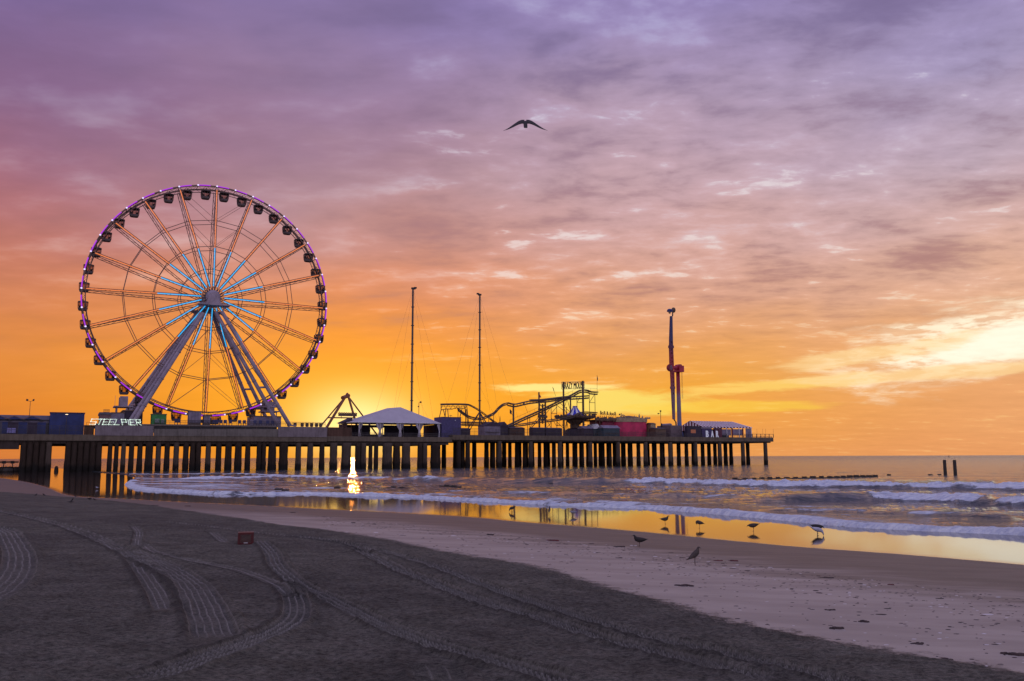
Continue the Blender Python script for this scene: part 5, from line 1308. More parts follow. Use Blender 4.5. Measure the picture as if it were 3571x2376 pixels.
_n.l.new(_n.ramp(_n.m('DIVIDE', _n.m('SUBTRACT', _z, zA_), zB_-zA_), [(0,(.17,.10,.14)),(.25,(.16,.09,.13)),(.42,(.28,.012,.03)),(.60,(.28,.012,.03)),(.72,(.06,.012,.06)),(.8,(.012,.02,.11)),(1,(.012,.02,.10))]), _b.inputs['Base Color']); _b.inputs['Roughness'].default_value = .45
r = .66
s_m = PS(2367,tb+1.5,1400)
bo.part('column', MB().lathe([(1.55,z4t),(1.25,z4t+1.6),(.85,z4t+3.4),(.80,z4t+8),(.68,zc2-1)],(s_m,tb+1.5),16), GR, smooth=True)
hd = MB(); hd.tube([P3(2338,1283,tb-2),P3(2338,1283,tb-1.0)],1.45,20); bo.part('hub_disc', hd, RED)
h_, = [bo.part('pivot_head', MB().box(s_m-1.1,s_m+1.05,tb-.9,tb+2.4,zc2-2.6,zc2-.3).prism([(s_m-1.0,zc2-.3),(s_m+1.0,zc2-.3),(s_m+.6,zc2+.3),(s_m-.5,zc2+.3)],tb,tb+2.2).bar((P(2338,1283,tb)[0],tb-1.0,P(2338,1283,tb)[1]),(s_m,tb+1,P(2366,1283,tb)[1]),.7,10), RED)]
pl_ = P(2338,1283,tb-2.05); mb = MB()
for k in range(4): mb.box(pl_[0]-.75+.25*abs(k-1.5),pl_[0]+.75-.25*abs(k-1.5),tb-2.55,tb-2.5,pl_[1]-.75+.42*k,pl_[1]-.5+.42*k)
hd2 = MB(); hd2.tube([(pl_[0],tb-2.5,pl_[1]),(pl_[0],tb-2.0,pl_[1])],1.3,20); bo.part('hub_plate', hd2, DRED); bo.part('plate_markings', mb, VIOLW)
def limb(name, pts, widths):
    """two tapering side beams with slots between them"""
    mb = MB(); 
    pp = [P3(x, y, tb-1.6) for x, y in pts]
    for k in range(len(pp)-1):
        a0, a1 = pp[k], pp[k+1]; w0, w1 = widths[k]*.1, widths[k+1]*.1
        for q in (-1, 1):
            i0, i1 = .32, .32
            xs = [(a0[0]+q*w0*.5*1.0), (a0[0]+q*w0*.5*i0), (a1[0]+q*w1*.5*i1), (a1[0]+q*w1*.5*1.0)]
            mb.prism([(xs[0],a0[2]),(xs[1],a0[2]),(xs[2],a1[2]),(xs[3],a1[2])],tb-2.0,tb-1.2)
        mb.box(a0[0]-w0*.52,a0[0]+w0*.52,tb-1.95,tb-1.25,a0[2]-.5,a0[2]+.5)
        m0 = [(a0[i]+a1[i])/2 for i in range(3)]; mb.box(m0[0]-(w0+w1)*.24,m0[0]+(w0+w1)*.24,tb-1.95,tb-1.25,m0[2]-.35,m0[2]+.35)
    bo.part(name, mb, AR)
limb('upper_arm', [(2342,1272),(2341,1240),(2340,1213),(2340,1190)], (16,15,14.5,12.5))
a0, a1 = P3(2340,1192,tb-1.6), P3(2340.5,1104,tb-1.6)
bo.part('upper_arm_tip', MB().prism([(a0[0]-.68,a0[2]),(a0[0]+.62,a0[2]),(a1[0]+.36,a1[2]),(a1[0]-.36,a1[2]+.1)],tb-2,tb-1.2), AR)
bo.part('arm_joint', MB().box(a0[0]-1.0,a0[0]+.9,tb-2.1,tb-1.1,P(2340,1217,tb)[1],P(2340,1208,tb)[1]).box(P(2346,1358,tb-1.6)[0]-.85,P(2346,1358,tb-1.6)[0]+.8,tb-2.1,tb-1.1,P(2346,1358,tb)[1],P(2346,1350,tb)[1]), AR)
limb('lower_arm', [(2344,1297),(2345,1325),(2346,1355),(2347,1378)], (15,14,13.5,11.5))
a0, a1 = P3(2347,1377,tb-1.6), P3(2349.5,1463,tb-1.6)
bo.part('lower_arm_tip', MB().prism([(a0[0]-.62,a0[2]),(a0[0]+.60,a0[2]),(a1[0]+.38,a1[2]),(a1[0]-.34,a1[2])],tb-2,tb-1.2), AR)
hk = [P3(2350,1462,tb-1.6),P3(2353,1467,tb-1.6),P3(2357,1473,tb-1.6),P3(2358,1484,tb-1.6)]
bo.part('lower_hook', MB().tube(hk,.26,6), BLACK)
bo.part('upper_hook', MB().tube([P3(2341,1106,tb-1.6),P3(2345.5,1101,tb-1.6),P3(2346,1090,tb-1.6),P3(2344,1083,tb-1.6)],.24,6), BLACK)
cpt = P3(2336,1083,tb-1.6)
mb = MB(); mb.sph(cpt,1.0,12,8,(1.15,.8,.62)); mb.box(cpt[0]-.95,cpt[0]+.95,tb-2.2,tb-1.0,cpt[2]-.55,cpt[2]-.1); bo.part('gondola', mb, NAVY, smooth=False)
bo.part('gondola_seat', MB().prism([(cpt[0]-.6,cpt[2]-.55),(cpt[0]+.5,cpt[2]-.55),(cpt[0]-.05,cpt[2]-1.25)],tb-2,tb-1.2), BEIGE)
c3 = P3(2348.5,1082,tb-.6); bo.part('gondola_shell', MB().sph(c3,1.05,12,8,(.72,.9,.98)), BROWN)
mb = MB(); sl_ = s_m+1.35; zl0, zl1 = P(2376,1389,tb)[1], P(2376,1281,tb)[1]
for q in (0,.42): mb.bar((sl_+q,tb+1.2,zl0),(sl_+q,tb+1.2,zl1),.04,4)
for k in range(22): zz = zl0+(zl1-zl0)*k/21; mb.bar((sl_,tb+1.2,zz),(sl_+.42,tb+1.2,zz),.025,3)
bo.part('ladder', mb, STEEL)
bo.part('ladder_platform', MB().box(s_m-.2,sl_+.6,tb+.4,tb+2.4,P(2376,1295,tb)[1]-.1,P(2376,1295,tb)[1]).bar((sl_+.55,tb+.4,P(2376,1295,tb)[1]),(sl_+.55,tb+.4,P(2376,1281,tb)[1]),.03).bar((s_m+.4,tb+.4,P(2376,1281,tb)[1]),(sl_+.55,tb+.4,P(2376,1281,tb)[1]),.03), STEEL)
mb, s0, s1, z1 = bx(2338,2379,1484,5,13,z4t); bo.part('machine_base', mb, mat('taupe_paint',(.14,.10,.11),.7))
bo.part('drive_housing', MB().tube([(s0+.8,6,z1),(s0+.8,11,z1)],.75,10), MAUVE)
# ------------------------------------------------------------------ striped bar tent
TA = 4.0; TBk = 17.0
bt = Thing('bar_tent', (PS(2520,TA,1500),TA,z4t), 'maroon and white striped bar tent near the end of the pier', 'tent')
e0 = P3(*CB(650,292),TA); e1 = P3(*CB(1752,322),TA); zE = (e0[2]+e1[2])/2; 
tr0 = (TA+TBk)/2; zR = P(2480,1469.5,tr0)[1]
MAR = mat('maroon_canvas',(.13,.012,.025),.8,var=.1); CAN2 = mat('pink_white_canvas',(.86,.76,.80),.8,var=.06)
mb = MB(); n = 32
e0s, e1s = e0[0], e1[0]; rg1 = e1s-3.8
for k in range(n):
    mb.cur = k % 2; a0 = e0s+(e1s-e0s)*k/n; a1 = e0s+(e1s-e0s)*(k+1)/n
    r0 = e0s+(rg1-e0s)*k/n; r1_ = e0s+(rg1-e0s)*(k+1)/n
    mb.add([(a0,TA,zE),(a1,TA,zE),(r1_,tr0,zR),(r0,tr0,zR)],[(0,1,2,3)]); mb.add([(a0,TBk,zE),(a1,TBk,zE),(r1_,tr0,zR),(r0,tr0,zR)],[(3,2,1,0)])
    mb.add([(a0,TA-.02,zE-.35),(a1,TA-.02,zE-.35),(a1,TA-.001,zE),(a0,TA-.001,zE)],[(0,1,2,3)])
for k in range(10):
    mb.cur = k % 2; a0 = TA+(TBk-TA)*k/10; a1 = TA+(TBk-TA)*(k+1)/10; mb.add([(e1s,a0,zE),(e1s,a1,zE),(rg1,tr0,zR)],[(0,1,2)])
bt.part('striped_roof', mb, [MAR, CAN2])
mb = MB(); n = 16
zg = lambda t: zE+(zR-zE)*(1-abs(t-tr0)/(tr0-TA))
for k in range(n):
    mb.cur = k % 2; a0 = TA+(TBk-TA)*k/n; a1 = TA+(TBk-TA)*(k+1)/n
    mb.add([(e0s-.02,a0,zE-1.3),(e0s-.02,a1,zE-1.3),(e0s-.02,a1,zg(a1)),(e0s-.02,a0,zg(a0)),(e0s+.06,a0,zE-1.3),(e0s+.06,a1,zE-1.3),(e0s+.06,a1,zg(a1)),(e0s+.06,a0,zg(a0))],[(3,2,1,0),(4,5,6,7),(0,1,5,4)])
bt.part('gable_end', mb, [MAR, CAN2])
bt.part('back_wall', MB().box(e0s+.5,e1s-.3,TBk-.4,TBk-.2,z4t,zE-.4), DPURP)
for q in range(5): s_ = e0s+.3+(e1s-e0s-.6)*q/4; bt.part('post', MB().box(s_-.12,s_+.12,TA+.05,TA+.3,z4t,zE-.36), WHITE)
bt.part('side_wall', MB().box(e1s-3.1,e1s-.2,TA+.1,TA+.2,z4t+.1,zE-.4), VIOLW)
bt.part('shutter', MB().box(PS(2518,TA),PS(2551,TA),TA+.3,TA+.4,z4t+.9,P(2530,1497,TA)[1]).box(PS(2558,TA),PS(2590,TA),TA+.3,TA+.4,z4t+.9,P(2570,1497,TA)[1]), VIOLW)
bt.part('mullion', MB().box(PS(2553,TA),PS(2557,TA),TA+.2,TA+.45,z4t,zE-.4).box(PS(2591,TA),PS(2594,TA),TA+.2,TA+.45,z4t,zE-.4), DRED)
kb = Thing('bar_hut', (PS(2420,2,1500),2,z4t), 'dark purple bar hut with a small lit window left of the letters', 'hut')
mb, s0, s1, z1 = bx(2396,2445,1487.5,2,3.6,z4t); kb.part('wall', mb, DPURP); kb.part('roof', MB().box(s0-.1,s1+.1,1.9,3.7,z1+.003,z1+.12), BLACK)
q = kb.part('window', MB().box(PS(2409,2,1505),PS(2426,2,1505),1.95,2.0,P(2415,1511,2)[1],P(2415,1499,2)[1]), emit('warm_window',(.5,.12,.03),.35)); kb.part('frame', MB().box(PS(2408,2,1505),PS(2427,2,1505),1.93,1.99,P(2415,1498.9,2)[1],P(2415,1497.5,2)[1]), BROWN, parent=q)
kb2 = Thing('bar_counter', (PS(2464,2,1500),2.1,z4t), 'dark bar front with a pale fascia behind the letters', 'bar')
mb, s0, s1, z1 = bx(2447,2481,1495,2.15,3.6,z4t); kb2.part('wall', mb, mat('plum_wall',(.05,.035,.11),.7)); kb2.part('fascia', MB().box(s0-.05,s1+.05,1.95,2.1,z1-.0,P(2460,1488,2)[1]), VIOLW)
kb3 = Thing('bar_booth', (PS(2500,2,1500),2.1,z4t), 'maroon drinks booth with an arched logo under the striped roof', 'booth')
mb, s0, s1, z1 = bx(2495,2517,1494,2.4,3.7,z4t); kb3.part('wall', mb, mat('maroon_wall',(.10,.02,.04),.7)); kb3.part('emblem', MB().tube([(PS(2505,2,1500)+.9*math.cos(PI*k/10),2.35,P(2505,1503,2)[1]+1.0*math.sin(PI*k/10)) for k in range(11)],.08), VIOLW)
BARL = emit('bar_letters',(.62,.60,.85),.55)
bl_ = Thing('bar_letters', (PS(2484,-.1,1515),-.1,z4t-.3), 'big white standing letters spelling BAR on the pier edge', 'sign')
zb3, zt3 = P(2484,1525,-.1)[1], P(2484,1502.5,-.1)[1]
for chh, x0, x1 in (('B',2462,2470.5),('A',2480,2488.5),('R',2497,2505.5)):
    arr, fs = text_mesh(chh, 2.2, .22, 1.0, 0, .05); arr = arr.copy(); a0, a1 = PS(x0,-.1,1515), PS(x1,-.1,1515)
    arr[:,0] = (arr[:,0]-arr[:,0].min())/(arr[:,0].max()-arr[:,0].min())*(a1-a0)+a0; arr[:,1] = (arr[:,1]-arr[:,1].min())/(arr[:,1].max()-arr[:,1].min())*(zt3-zb3)+zb3
    bl_.part('letter', MB().add([(a[0],-.12-a[2],a[1]) for a in arr],fs), BARL)
# ------------------------------------------------------------------ things on the beach and in the water
def gz(x, y): return float(sand_z(np.array([x]), np.array([y]))[0][0])
def on_sand(px, py): 
    p = Gs(px, py); return (p[0], p[1], gz(p[0], p[1]))
GB = mat('gull_brown', (.055,.042,.036), .8, var=.4, scale=14, bump=.4, bscale=60); GBK = mat('gull_dark', (.022,.018,.017), .8, var=.3, scale=14)
GW_ = mat('gull_white', (.42,.42,.50), .8, var=.2, scale=10); GG = mat('gull_grey', (.22,.22,.27), .8, var=.2, scale=12)
BILL = mat('gull_bill', (.04,.03,.02), .5); LEGM = mat('gull_leg', (.07,.045,.04), .6)
def ringx(x, z, wy, wz, n=10, tilt=0):
    return [(x-tilt*wz*math.sin(2*PI*k/n), wy*math.cos(2*PI*k/n), z+wz*math.sin(2*PI*k/n)) for k in range(n)]
POSE = {
 'stand': ([(-.50,.485,.02,.010),(-.42,.475,.05,.022),(-.28,.455,.085,.060),(-.10,.44,.115,.100),(.06,.45,.118,.112),(.17,.50,.09,.10),(.235,.585,.058,.065),(.265,.665,.050,.052),(.30,.715,.052,.050),(.345,.722,.042,.040),(.385,.712,.018,.020),(.43,.705,.012,.015),(.475,.688,.005,.008)],(.03,.36)),
 'alert': ([(-.50,.30,.02,.012),(-.40,.34,.05,.028),(-.26,.42,.08,.052),(-.12,.50,.105,.085),(.00,.58,.11,.10),(.10,.68,.095,.095),(.155,.78,.062,.062),(.175,.86,.055,.058),(.20,.91,.052,.056),(.24,.92,.044,.044),(.28,.905,.018,.02),(.32,.885,.01,.014),(.35,.86,.004,.006)],(-.01,.48)),
 'peck': ([(-.50,.62,.02,.010),(-.42,.59,.05,.022),(-.28,.53,.085,.060),(-.10,.46,.115,.100),(.06,.42,.115,.105),(.18,.38,.085,.09),(.27,.30,.055,.06),(.31,.22,.050,.05),(.335,.16,.050,.045),(.345,.11,.035,.035),(.35,.07,.016,.016),(.352,.035,.010,.010),(.353,.01,.004,.004)],(-.01,.36)),
 'low': ([(-.50,.56,.02,.010),(-.42,.54,.05,.022),(-.28,.50,.085,.060),(-.10,.45,.115,.100),(.06,.43,.115,.105),(.19,.43,.085,.09),(.29,.44,.055,.06),(.35,.44,.050,.05),(.395,.43,.045,.043),(.43,.40,.020,.022),(.46,.36,.012,.014),(.48,.32,.005,.006)],(-.01,.36)),
 'preen': ([(-.48,.40,.02,.010),(-.40,.43,.05,.022),(-.26,.47,.085,.060),(-.10,.50,.115,.100),(.06,.54,.118,.112),(.17,.57,.10,.11),(.25,.56,.075,.085),(.285,.49,.06,.07),(.27,.42,.05,.05),(.235,.38,.03,.03),(.20,.36,.012,.012)],(.02,.42)),
}
def gull(px, py, pxlen, pose, facing, label, bodym=GB, wingm=GBK, yaw=0.0, hs_=1.0, onwater=False):
    x, y, z = on_sand(px, py)
    L = pxlen*math.hypot(x, y)/F*1.0
    T = Thing('gull', (x, y, z-.004), label, 'gull', 'gulls on the beach', pier=False, rz=(PI if facing == 'l' else 0)+yaw)
    rings, (lx, lz) = POSE[pose]
    mb = MB(); R = []
    for i, (a, b, c_, d_) in enumerate(rings):
        pa, pb = rings[max(i-1, 0)], rings[min(i+1, len(rings)-1)]; ph = math.atan2(pb[1]-pa[1], pb[0]-pa[0]); wy = c_*1.15; wz = d_*(1.55 if 1 < i < 7 else 1.05)
        R.append([((a-math.sin(ph)*wz*math.sin(2*PI*k/10))*L, wy*math.cos(2*PI*k/10)*L, (b+math.cos(ph)*wz*math.sin(2*PI*k/10))*L*hs_) for k in range(10)])
    mb.loft(R); n = 10; nb = 3 if pose != 'preen' else 2
    mb.mi = [1 if i >= (len(rings)-1-nb)*n else 0 for i in range(len(mb.f))]
    body = T.part('body', mb, [bodym, BILL], smooth=True)
    for s_ in (-1, 1):
        w = MB(); W = []
        idx = [0,1,2,3,4,5] if pose != 'alert' else [0,1,2,3,4]
        for q, i in enumerate(idx):
            a, b, c_, d_ = rings[i]; k = (.25,.6,.9,1,.8,.3)[q]
            W.append([((a-.03*(q == 0))*L, s_*(c_*.86+.016*math.cos(2*PI*j/8))*L, (b+d_*.25+d_*.55*k*math.sin(2*PI*j/8))*L*hs_) for j in range(8)])
        w.loft(W); T.part('wing', w, wingm, smooth=True)
        lg = MB(); lx2 = lx+.03*s_
        lg.tube([(lx*L, s_*.045*L, lz*L*hs_), ((lx-.02)*L, s_*.045*L, .20*L*hs_), (lx2*L, s_*.05*L, .008*L)], .013*L, 5, r2=.010*L)
        lg.add([(lx2*L-.02*L, s_*.05*L, .004), (lx2*L+.07*L, s_*.05*L-.035*L, .004), (lx2*L+.085*L, s_*.05*L, .004), (lx2*L+.07*L, s_*.05*L+.035*L, .004), (lx2*L, s_*.05*L, .02*L)], [(0,3,2,1),(0,1,4),(1,2,4),(2,3,4),(3,0,4)])
        T.part('leg', lg, LEGM)
    return T
gull(1785,1786,27,'peck','l','dark gull pecking the wet sand, leftmost of the gulls near the foam',hs_=1.15)
gull(1916,1796,30,'alert','r','small gull seen from behind between two feeding gulls',yaw=1.35)
gull(1999,1800,30,'low','r','grey gull bending right with its bill just over the wet sand',GG,GB)
gull(2319,1828,37,'stand','r','dark gull standing upright on the shining sand facing right')
gull(2440,1843,37,'preen','l','gull preening its breast on the shining sand')
gull(2627,1853,44,'low','l','dark gull leaning left on the shining sand')
gull(2851,1861,50,'low','r','dark gull behind a white gull by the surf',GBK,GBK,yaw=.1)
gull(2853,1869,50,'peck','r','white gull pecking right in front of a dark gull',GW_,GW_,hs_=.92)
gull(2231,1907,60,'stand','l','large dark gull facing left beside white scraps',GBK,GBK,yaw=.12,hs_=.86)
gull(2425,1972,64,'alert','r','nearest brown gull standing tall with its back half turned',GB,GBK,yaw=.25,hs_=1.0)
gull(125,1734,13,'alert','r','small dark gull at the far left of the beach',GBK,GBK,yaw=1.2,hs_=.75)
gull(152,1733,13,'alert','l','small dark gull second from the left of the beach',GBK,GBK,yaw=1.0,hs_=.75)
gull(262,1738,12,'alert','l','small dark gull alone at the pool edge',GBK,GBK,yaw=1.2,hs_=.8)
gull(312,1749,17,'low','r','left one of two dark gulls standing together',GBK,GBK,yaw=.3)
gull(329,1750,15,'alert','l','right one of two dark gulls standing together',GBK,GBK,yaw=.5,hs_=.7)
gull(338,1706,11,'stand','l','tiny pale gull wading in the pool',GW_,GG)
# a gull landing with one wing raised
x, y, z = on_sand(247,1759); L = 24*math.hypot(x,y)/F
T = Thing('gull', (x,y,z), 'dark gull with a raised wing just lifting off the sand', 'gull', 'gulls on the beach', pier=False)
mb = MB(); mb.loft([[(p[0]*L,p[1]*L,p[2]*L+.12*L) for p in ringx(a-.05,b*.3+.02,c_,d_*.7)] for a,b,c_,d_ in POSE['low'][0]]); T.part('body', mb, [GBK], smooth=True)
mb = MB(); mb.loft([[(px_*L+.07*L*math.cos(2*PI*k/8)*w_, yy*L, zz*L+.02*L*math.sin(2*PI*k/8)) for k in range(8)] for px_,yy,zz,w_ in ((0,.0,.34,1.4),(.10,.05,.5,1.3),(.2,.05,.66,.8),(.27,.02,.78,.2))]); T.part('wing', mb, GBK)
T.part('leg', MB().tube([(0,.03*L,.22*L),(0,.03*L,0)],.014*L,5), LEGM)
# flying gull
d = ray(1832,428); d = d/d.y; kf = 26.0; fp = Vector((0,0,HC))+d*kf; u = .00092*26/25
T = Thing('flying_gull', tuple(fp), 'gull gliding high over the beach with bowed wings, seen from behind', 'gull', pier=False, rz=0.0)
mb = MB()
mb.loft([[(cx_+w_*math.cos(2*PI*k/12), yy+0.0*h_*math.sin(2*PI*k/12), zz+h_*math.sin(2*PI*k/12)) for k in range(12)] for cx_,yy,zz,w_,h_ in ((.005,-.30,-.29,.056,.010),(.004,-.22,-.215,.060,.022),(.0,-.12,-.10,.062,.055),(.0,.0,.0,.062,.062),(0,.1,.03,.055,.058),(0,.17,.055,.038,.042),(0,.22,.072,.036,.036),(0,.26,.075,.02,.02),(0,.31,.07,.006,.006))])
T.part('body', mb, GBK, smooth=True)
for s_ in (-1, 1):
    st_ = [(.03,.03,.0,.20,.035),(.12,.035,.02,.21,.030),(.21,.012,.04,.20,.026),(.30,-.035,.05,.17,.022),(.38,-.095,.03,.145,.018),(.47,-.165,-.01,.11,.012),(.55,-.23,-.06,.07,.008),(.63,-.285,-.11,.03,.004),(.70,-.325,-.15,.006,.002)]
    mb = MB(); R = []
    for wx_, wz_, wy_, ch, th in st_:
        R.append([(s_*wx_, wy_+ch*.5*math.cos(2*PI*k/12), wz_+ch*.48*math.cos(2*PI*k/12)+th*math.sin(2*PI*k/12)) for k in range(12)])
    mb.loft(R); T.part('wing', mb, GBK, smooth=True)

# red crate
x, y, z = on_sand(856,1900); k = math.hypot(x,y)/F; W = 50*k; H = 40*k; D = .33
T = Thing('milk_crate', (x, y-.0, z), 'red plastic crate lying on its side in the dry sand, open side to the viewer', 'crate', pier=False, rz=.29)
REDP = mat('red_plastic', (.075,.003,.006), .4, var=.2, scale=6)
def BX(mb, x0,x1,y0,y1,z0,z1): return mb.box(x0,x1,y0,y1,z0-.02,z1-.02)
rim = MB(); b_ = .060
BX(rim,-W/2,W/2,-.008,.022,0,b_); BX(rim,-W/2+.005,W/2+.002,-.008,.022,H-b_*1.1,H); BX(rim,-W/2,-W/2+b_*1.3,-.006,.020,b_,H-b_*1.1); BX(rim,W/2-b_*1.3,W/2,-.006,.020,b_,H-b_*1.1)
T.part('rim', rim, REDP)
def lattice(w, h, n, th=.006):
    mb = MB(); st = w/n
    for q in range(-n, 2*n):
        for sg_ in (1, -1):
            x0 = q*st; pts = []
            xa, za = x0, 0; xb, zb_2 = x0+sg_*h, h
            lo, hi = 0.0, 1.0
            for lim0, lim1 in ((0, w),):
                if xb != xa:
                    t0, t1 = (lim0-xa)/(xb-xa), (lim1-xa)/(xb-xa)
                    lo = max(lo, min(t0, t1)); hi = min(hi, max(t0, t1))
            if hi-lo > .02: mb.bar((xa+(xb-xa)*lo,0,za+(zb_2-za)*lo),(xa+(xb-xa)*hi,0,za+(zb_2-za)*hi),th,4)
    return mb
lt = lattice(W-.06,H-.06,6,.013); lt.v = [(a-W/2+.03, D+b_2, c_+.03-.02) for a, b_2, c_ in lt.v]; T.part('base_grid', lt, mat('red_plastic_light', (.17,.03,.04), .4, scale=6))
for nm, args in (('side_wall',(-W/2+.004,-W/2+.014,.022,D,0.0,H-.004)),('side_wall',(W/2-.014,W/2-.004,.022,D,0.0,H-.004)),('side_wall',(-W/2+.014,W/2-.014,.022,D,H-.014,H-.004)),('side_wall',(-W/2+.014,W/2-.014,.022,D,.004,.014))):
    T.part(nm, BX(MB(), *args), REDP)
T.part('back_frame', BX(BX(BX(BX(MB(),-W/2+.004,W/2-.004,D,D+.02,0,.04),-W/2+.004,W/2-.004,D,D+.02,H-.044,H-.004),-W/2+.004,-W/2+.044,D,D+.02,.04,H-.044),W/2-.044,W/2-.004,D,D+.02,.04,H-.044), REDP)
T.part('pale_strip', MB().box(-.05,.06,-.014,-.009,b_-.028,b_-.008), WHITE)

# wooden posts and groynes
def wpost(px, y0, y1, wpx, label):
    x, y = G(px, y1, WL); k = math.hypot(x,y)/F; h = (y1-y0)*y/F*1.0; r = wpx*k/2
    mb = MB(); mb.lathe([(r*1.05,-1.2),(r*1.05,h*.25),(r,h*.6),(r*.98,h-.03),(r*.8,h)], n=12)
    o = solo('mooring_post', mb, WOOD, (x,y,WL), label, 'post', 'two timber posts in the sea', pier=False)
wpost(3297,1605.5,1657.5,9.5,'left of the two tall timber posts standing in the sea'); wpost(3332,1605.5,1657.5,9.8,'right of the two tall timber posts standing in the sea')
def groyne(pts, label, n, hpx=4.5, bwpx=13, every=None, group='timber groynes in the surf', beam=True, offs=None):
    """pts: waterline pixels of the beam"""
    pl = [G(px, py, WL) for px, py in pts]; x0, y0 = pl[0]
    T = Thing('groyne', (x0,y0,WL), label, 'groyne', group, pier=False)
    k0 = y0/F; hb = hpx*k0
    mb = MB()
    for (xa,ya),(xb,yb) in zip(pl[:-1],pl[1:]):
        ang = math.atan2(yb-ya,xb-xa); nx_, ny_ = -math.sin(ang)*.18, math.cos(ang)*.18
        mb.add([(xa-nx_-x0,ya-ny_-y0,-.5),(xb-nx_-x0,yb-ny_-y0,-.5),(xb+nx_-x0,yb+ny_-y0,-.5),(xa+nx_-x0,ya+ny_-y0,-.5),(xa-nx_-x0,ya-ny_-y0,hb),(xb-nx_-x0,yb-ny_-y0,hb*.8),(xb+nx_-x0,yb+ny_-y0,hb*.8),(xa+nx_-x0,ya+ny_-y0,hb)],[(0,3,2,1),(4,5,6,7),(0,1,5,4),(1,2,6,5),(2,3,7,6),(3,0,4,7)])
    if beam: T.part('beam', mb, WOOD)
    P_ = np.array(pl); L = np.r_[0, np.cumsum(np.hypot(*np.diff(P_, axis=0).T))]
    for i in range(n):
        f_ = (i/(n-1) if n > 1 else .5) if offs is None else offs[i]
        xx = np.interp(L[-1]*f_, L, P_[:,0]); yy = np.interp(L[-1]*f_, L, P_[:,1]); k = math.hypot(xx,yy)/F; w = bwpx*k/2*(1+.12*math.sin(i*2.3)); hh_ = hb+3.2*k*(1+.25*math.sin(i*5.1))
        q = MB(); q.box(xx-w-x0,xx+w-x0,yy-w*1.0-y0-.02,yy+w*1.0-y0+.02,-.8,hh_)
        T.part('pile_cap', q, WOOD)
    return T
groyne([(2563,1673),(2612,1674),(2700,1671.5),(2800,1669.5),(2900,1667.5),(3000,1664.5),(3052,1663)],'long low timber groyne with square pile caps running out from the surf',19,4.0,13)
groyne([(3100,1658),(3280,1657)],'few submerged groyne stubs left of the tall posts',3,.5,9,beam=False,offs=[0,.8,.98])
groyne([(961,1709),(983,1709)],'single square stump, leftmost in the foamy shallows',1,2.5,22,beam=False)
groyne([(986,1711.5),(1005,1711.5)],'lower square stump beside the leftmost stump',1,1.0,20,beam=False)
groyne([(1166,1704),(1186,1704)],'square stump just left of the sun glitter',1,2.5,19,beam=False)
groyne([(1352,1701),(1422,1703.5)],'short plank with two caps right of the sun glitter',2,2.0,16,offs=[.30,.72])
groyne([(1537,1696),(1605,1699.5)],'thicker short plank with two caps farther right in the shallows',2,3.0,18,offs=[.32,.68])
groyne([(1877,1686),(1895,1686)],'small stub on the green wave, left one',1,.5,17,beam=False)
groyne([(1914,1687.5),(1929,1687.5)],'small stub on the green wave, right one',1,.2,14,beam=False)
# things behind and under the landward end of the pier
def wall_px(x0, x1, y0, y1, t, th, m, label, name, cat, lumps=True):
    s0, s1 = P(x0,1600,t)[0], P(x1,1600,t)[0]; z1 = P((x0+x1)/2,y0,t)[1]
    mb = MB(); n = max(3, int((s1-s0)/1.3)); q = random.Random(int(x0+x1))
    for k in range(n): mb.sph((s0+(s1-s0)*(k+.5)/n, t+q.uniform(-.5,.5), z1*.35), (z1*.7)*q.uniform(.85,1.15), 8, 6, (1.35,1.1,.95))
    return solo(name, mb, m, (s0,t,0), label, cat)
o = wall_px(-120,66,1628,1648,4,2,WOOD,'dark bank of rocks under the landward end of the pier','rock_bank','rocks'); o['kind'] = 'stuff'
s_ = P(196,1640,3)[0]; solo('broken_stump', MB().lathe([(.55,-.3),(.5,.7),(.42,1.2),(.2,1.55)],(s_,3),9), WOOD, (s_,3,0), 'broken timber stump in the opening between the pier supports', 'stump')
g = Thing('back_fence', (P(20,1610,46)[0],46,0), 'low timber barrier seen under the pier at the left edge', 'barrier')
a0, a1 = P(-150,1600,46)[0], P(66,1600,46)[0]; za, zb_3 = P(20,1615,46)[1], P(20,1609,46)[1]
g.part('rail', MB().box(a0,a1,45.9,46.1,za,za+.25).box(a0,a1,45.9,46.1,zb_3-.2,zb_3), WOOD)
for k in range(7): q = a0+(a1-a0)*(k+.3)/7; g.part('post', MB().box(q-.5,q+.5,45.8,46.2,za-.2,zb_3+.1), WOOD); g.part('leg', MB().box(q-.12,q+.12,45.9,46.1,-1,za), WOOD)
# buoy on the horizon
x, y = G(3309,1600,0); v = ray(3309,1589); kk = 1500/v.y; x, y = v.x*kk, 1500
solo('channel_buoy', MB().lathe([(1.5,-.3),(1.5,.5),(.5,.8),(.25,3.0),(.5,3.2),(.1,3.9)],n=10), BLACK, (x,y,0), 'tiny channel buoy on the horizon above the tall posts', 'buoy', pier=False)
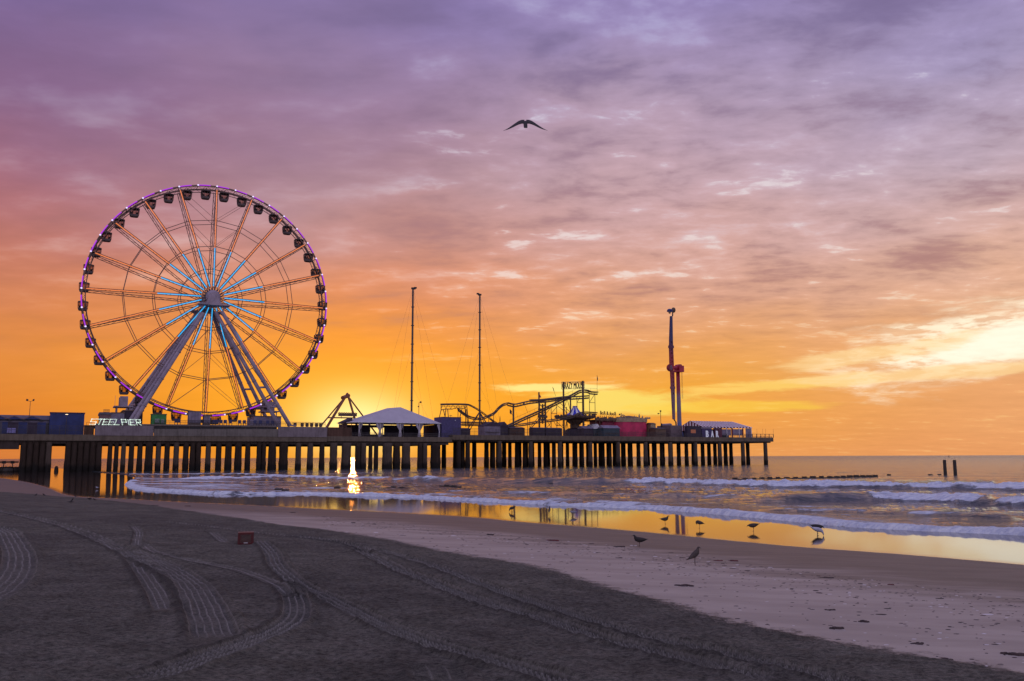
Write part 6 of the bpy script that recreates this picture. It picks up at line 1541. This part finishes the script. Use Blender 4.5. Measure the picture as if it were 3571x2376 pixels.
# seaweed and wrack
SW = mat('seaweed', (.035,.02,.018), .8, var=.5, scale=8); SWR = mat('red_seaweed', (.09,.015,.015), .7, var=.4, scale=8); SHW = mat('shell_white', (.62,.58,.58), .6, var=.1, scale=12)
def clump(px, py, wpx, hpx, label, m=SW, grp='seaweed scraps on the wrack line', name='seaweed_clump', cat='seaweed'):
    x, y, z = on_sand(px, py); k = math.hypot(x,y)/F; q = random.Random(int(px*7+py)); mb = MB(); W_ = wpx*k
    for i in range(7):
        f_ = (i+.5)/7-.5; r = W_*.16*(1-abs(f_)*1.1)*q.uniform(.7,1.3)+.004
        mb.sph((f_*W_, q.uniform(-.2,.2)*W_, 0.0), r, 7, 5, (1.5,1.2,min(1.2, hpx*k/(r+1e-6)*.8)))
    for i in range(4): a = q.uniform(0,2*PI); c0 = (q.uniform(-.4,.4)*W_, q.uniform(-.2,.2)*W_, .008); mb.tube([c0,(c0[0]+W_*.2*math.cos(a),c0[1]+W_*.2*math.sin(a),.012),(c0[0]+W_*.35*math.cos(a+.5),c0[1]+W_*.35*math.sin(a+.5),.004)],.006,4)
    solo(name, mb, m, (x,y,z), label, cat, grp, pier=False)
for a in [(1927,1886,38,6,'long dark seaweed hump, middle of the wrack line',SWR),(1709,1866,24,5,'dark seaweed scrap left of the long hump',SW),(2160,1908,34,4,'flat dark weed strip left of the white scraps',SW),
 (2505,1956,26,4,'reddish seaweed scrap, first one right of the nearest gull',SWR),(2558,1957,26,6,'second reddish seaweed scrap right of the nearest gull',SWR),(3106,2040,18,4,'lone dark weed lump on the right sand',SWR),
 (2880,2015,44,2,'thin twig of weed lying far right of the nearest gull',SW),(2918,2193,42,9,'spiky weed clump low in the pale sand',SW),(3012,2170,30,8,'smaller spiky weed clump above the other',SW),(2384,2044,54,6,'tangled weed heap at the edge of the dry sand',SW),
 (1232,1824,14,4,'small dark clump below the sun reflection',SW),(1305,1829,12,3,'tiny clump right of the sun reflection',SW),(1021,1788,16,3,'small clump near the pool edge, centre left',SW),(655,1766,18,3,'dark weed lump beyond the red crate, left',SW),(541,1763,20,2,'flat weed strip on the far left wrack line',SW),(3535,2285,60,10,'heap of weed at the right edge',SW),
 (3200,2246,40,4,'weed strip near the lower right sand edge',SW),(2895,2128,34,3,'pressed weed mark mid pale sand',SW)]: clump(*a)
x, y, z = on_sand(2210,1905); k = math.hypot(x,y)/F; mb = MB(); q = random.Random(3)
for i in range(6): mb.sph((q.uniform(-10,10)*k, q.uniform(-8,8)*k, .01), q.uniform(2,4)*k, 6, 4, (1.2,1,.6))
solo('white_scraps', mb, SHW, (x,y,z), 'small heap of white shell scraps beside the large dark gull', 'shells', pier=False)
# scattered small bits: shells, grit and weed
mb = MB(); mb2 = MB(); q = random.Random(11); cnt = 0
lines = smooth_poly(PXB, 3)
LP_ = []
while len(LP_) < 1200:
    px = q.uniform(1100, 3700)
    yb = np.interp(px, [p[0] for p in PXB], [p[1] for p in PXB]); ya = np.interp(px, [p[0] for p in PXA], [p[1] for p in PXA])
    if ya-yb < 6: continue
    f_ = abs(q.gauss(0, .25)) if q.random() < .7 else q.random()
    LP_.append((px, yb-4+(ya-yb)*min(f_, .97)))
dirs = np.array([ray(*p) for p in LP_]); zz = np.full(len(LP_), .5)
for _ in range(14):
    kk = (zz-HC)/dirs[:,2]; X_ = dirs[:,0]*kk; Y_ = dirs[:,1]*kk; zz = .5*zz+.5*base_z(X_, Y_)[0]
zz = sand_z(X_, Y_, False)[0]
for X1, Y1, Z1 in zip(X_, Y_, zz):
    r = q.uniform(.007,.019)*(1.0 if Y1 < 22 else 1.3)*(2.0 if q.random() < .06 else 1)
    (mb2 if q.random() < .14 else mb).sph((X1,Y1,Z1+.001), r, 5, 4, (q.uniform(1,3.2),q.uniform(.8,1.8),.35))
solo('beach_litter', mb, SW, (0,0,0), 'dark grit and weed crumbs strewn over the pale damp sand', 'beach litter', pier=False, kind='stuff')
solo('shell_bits', mb2, SHW, (0,0,0), 'white shell fragments strewn along the damp sand', 'shells', pier=False, kind='stuff')
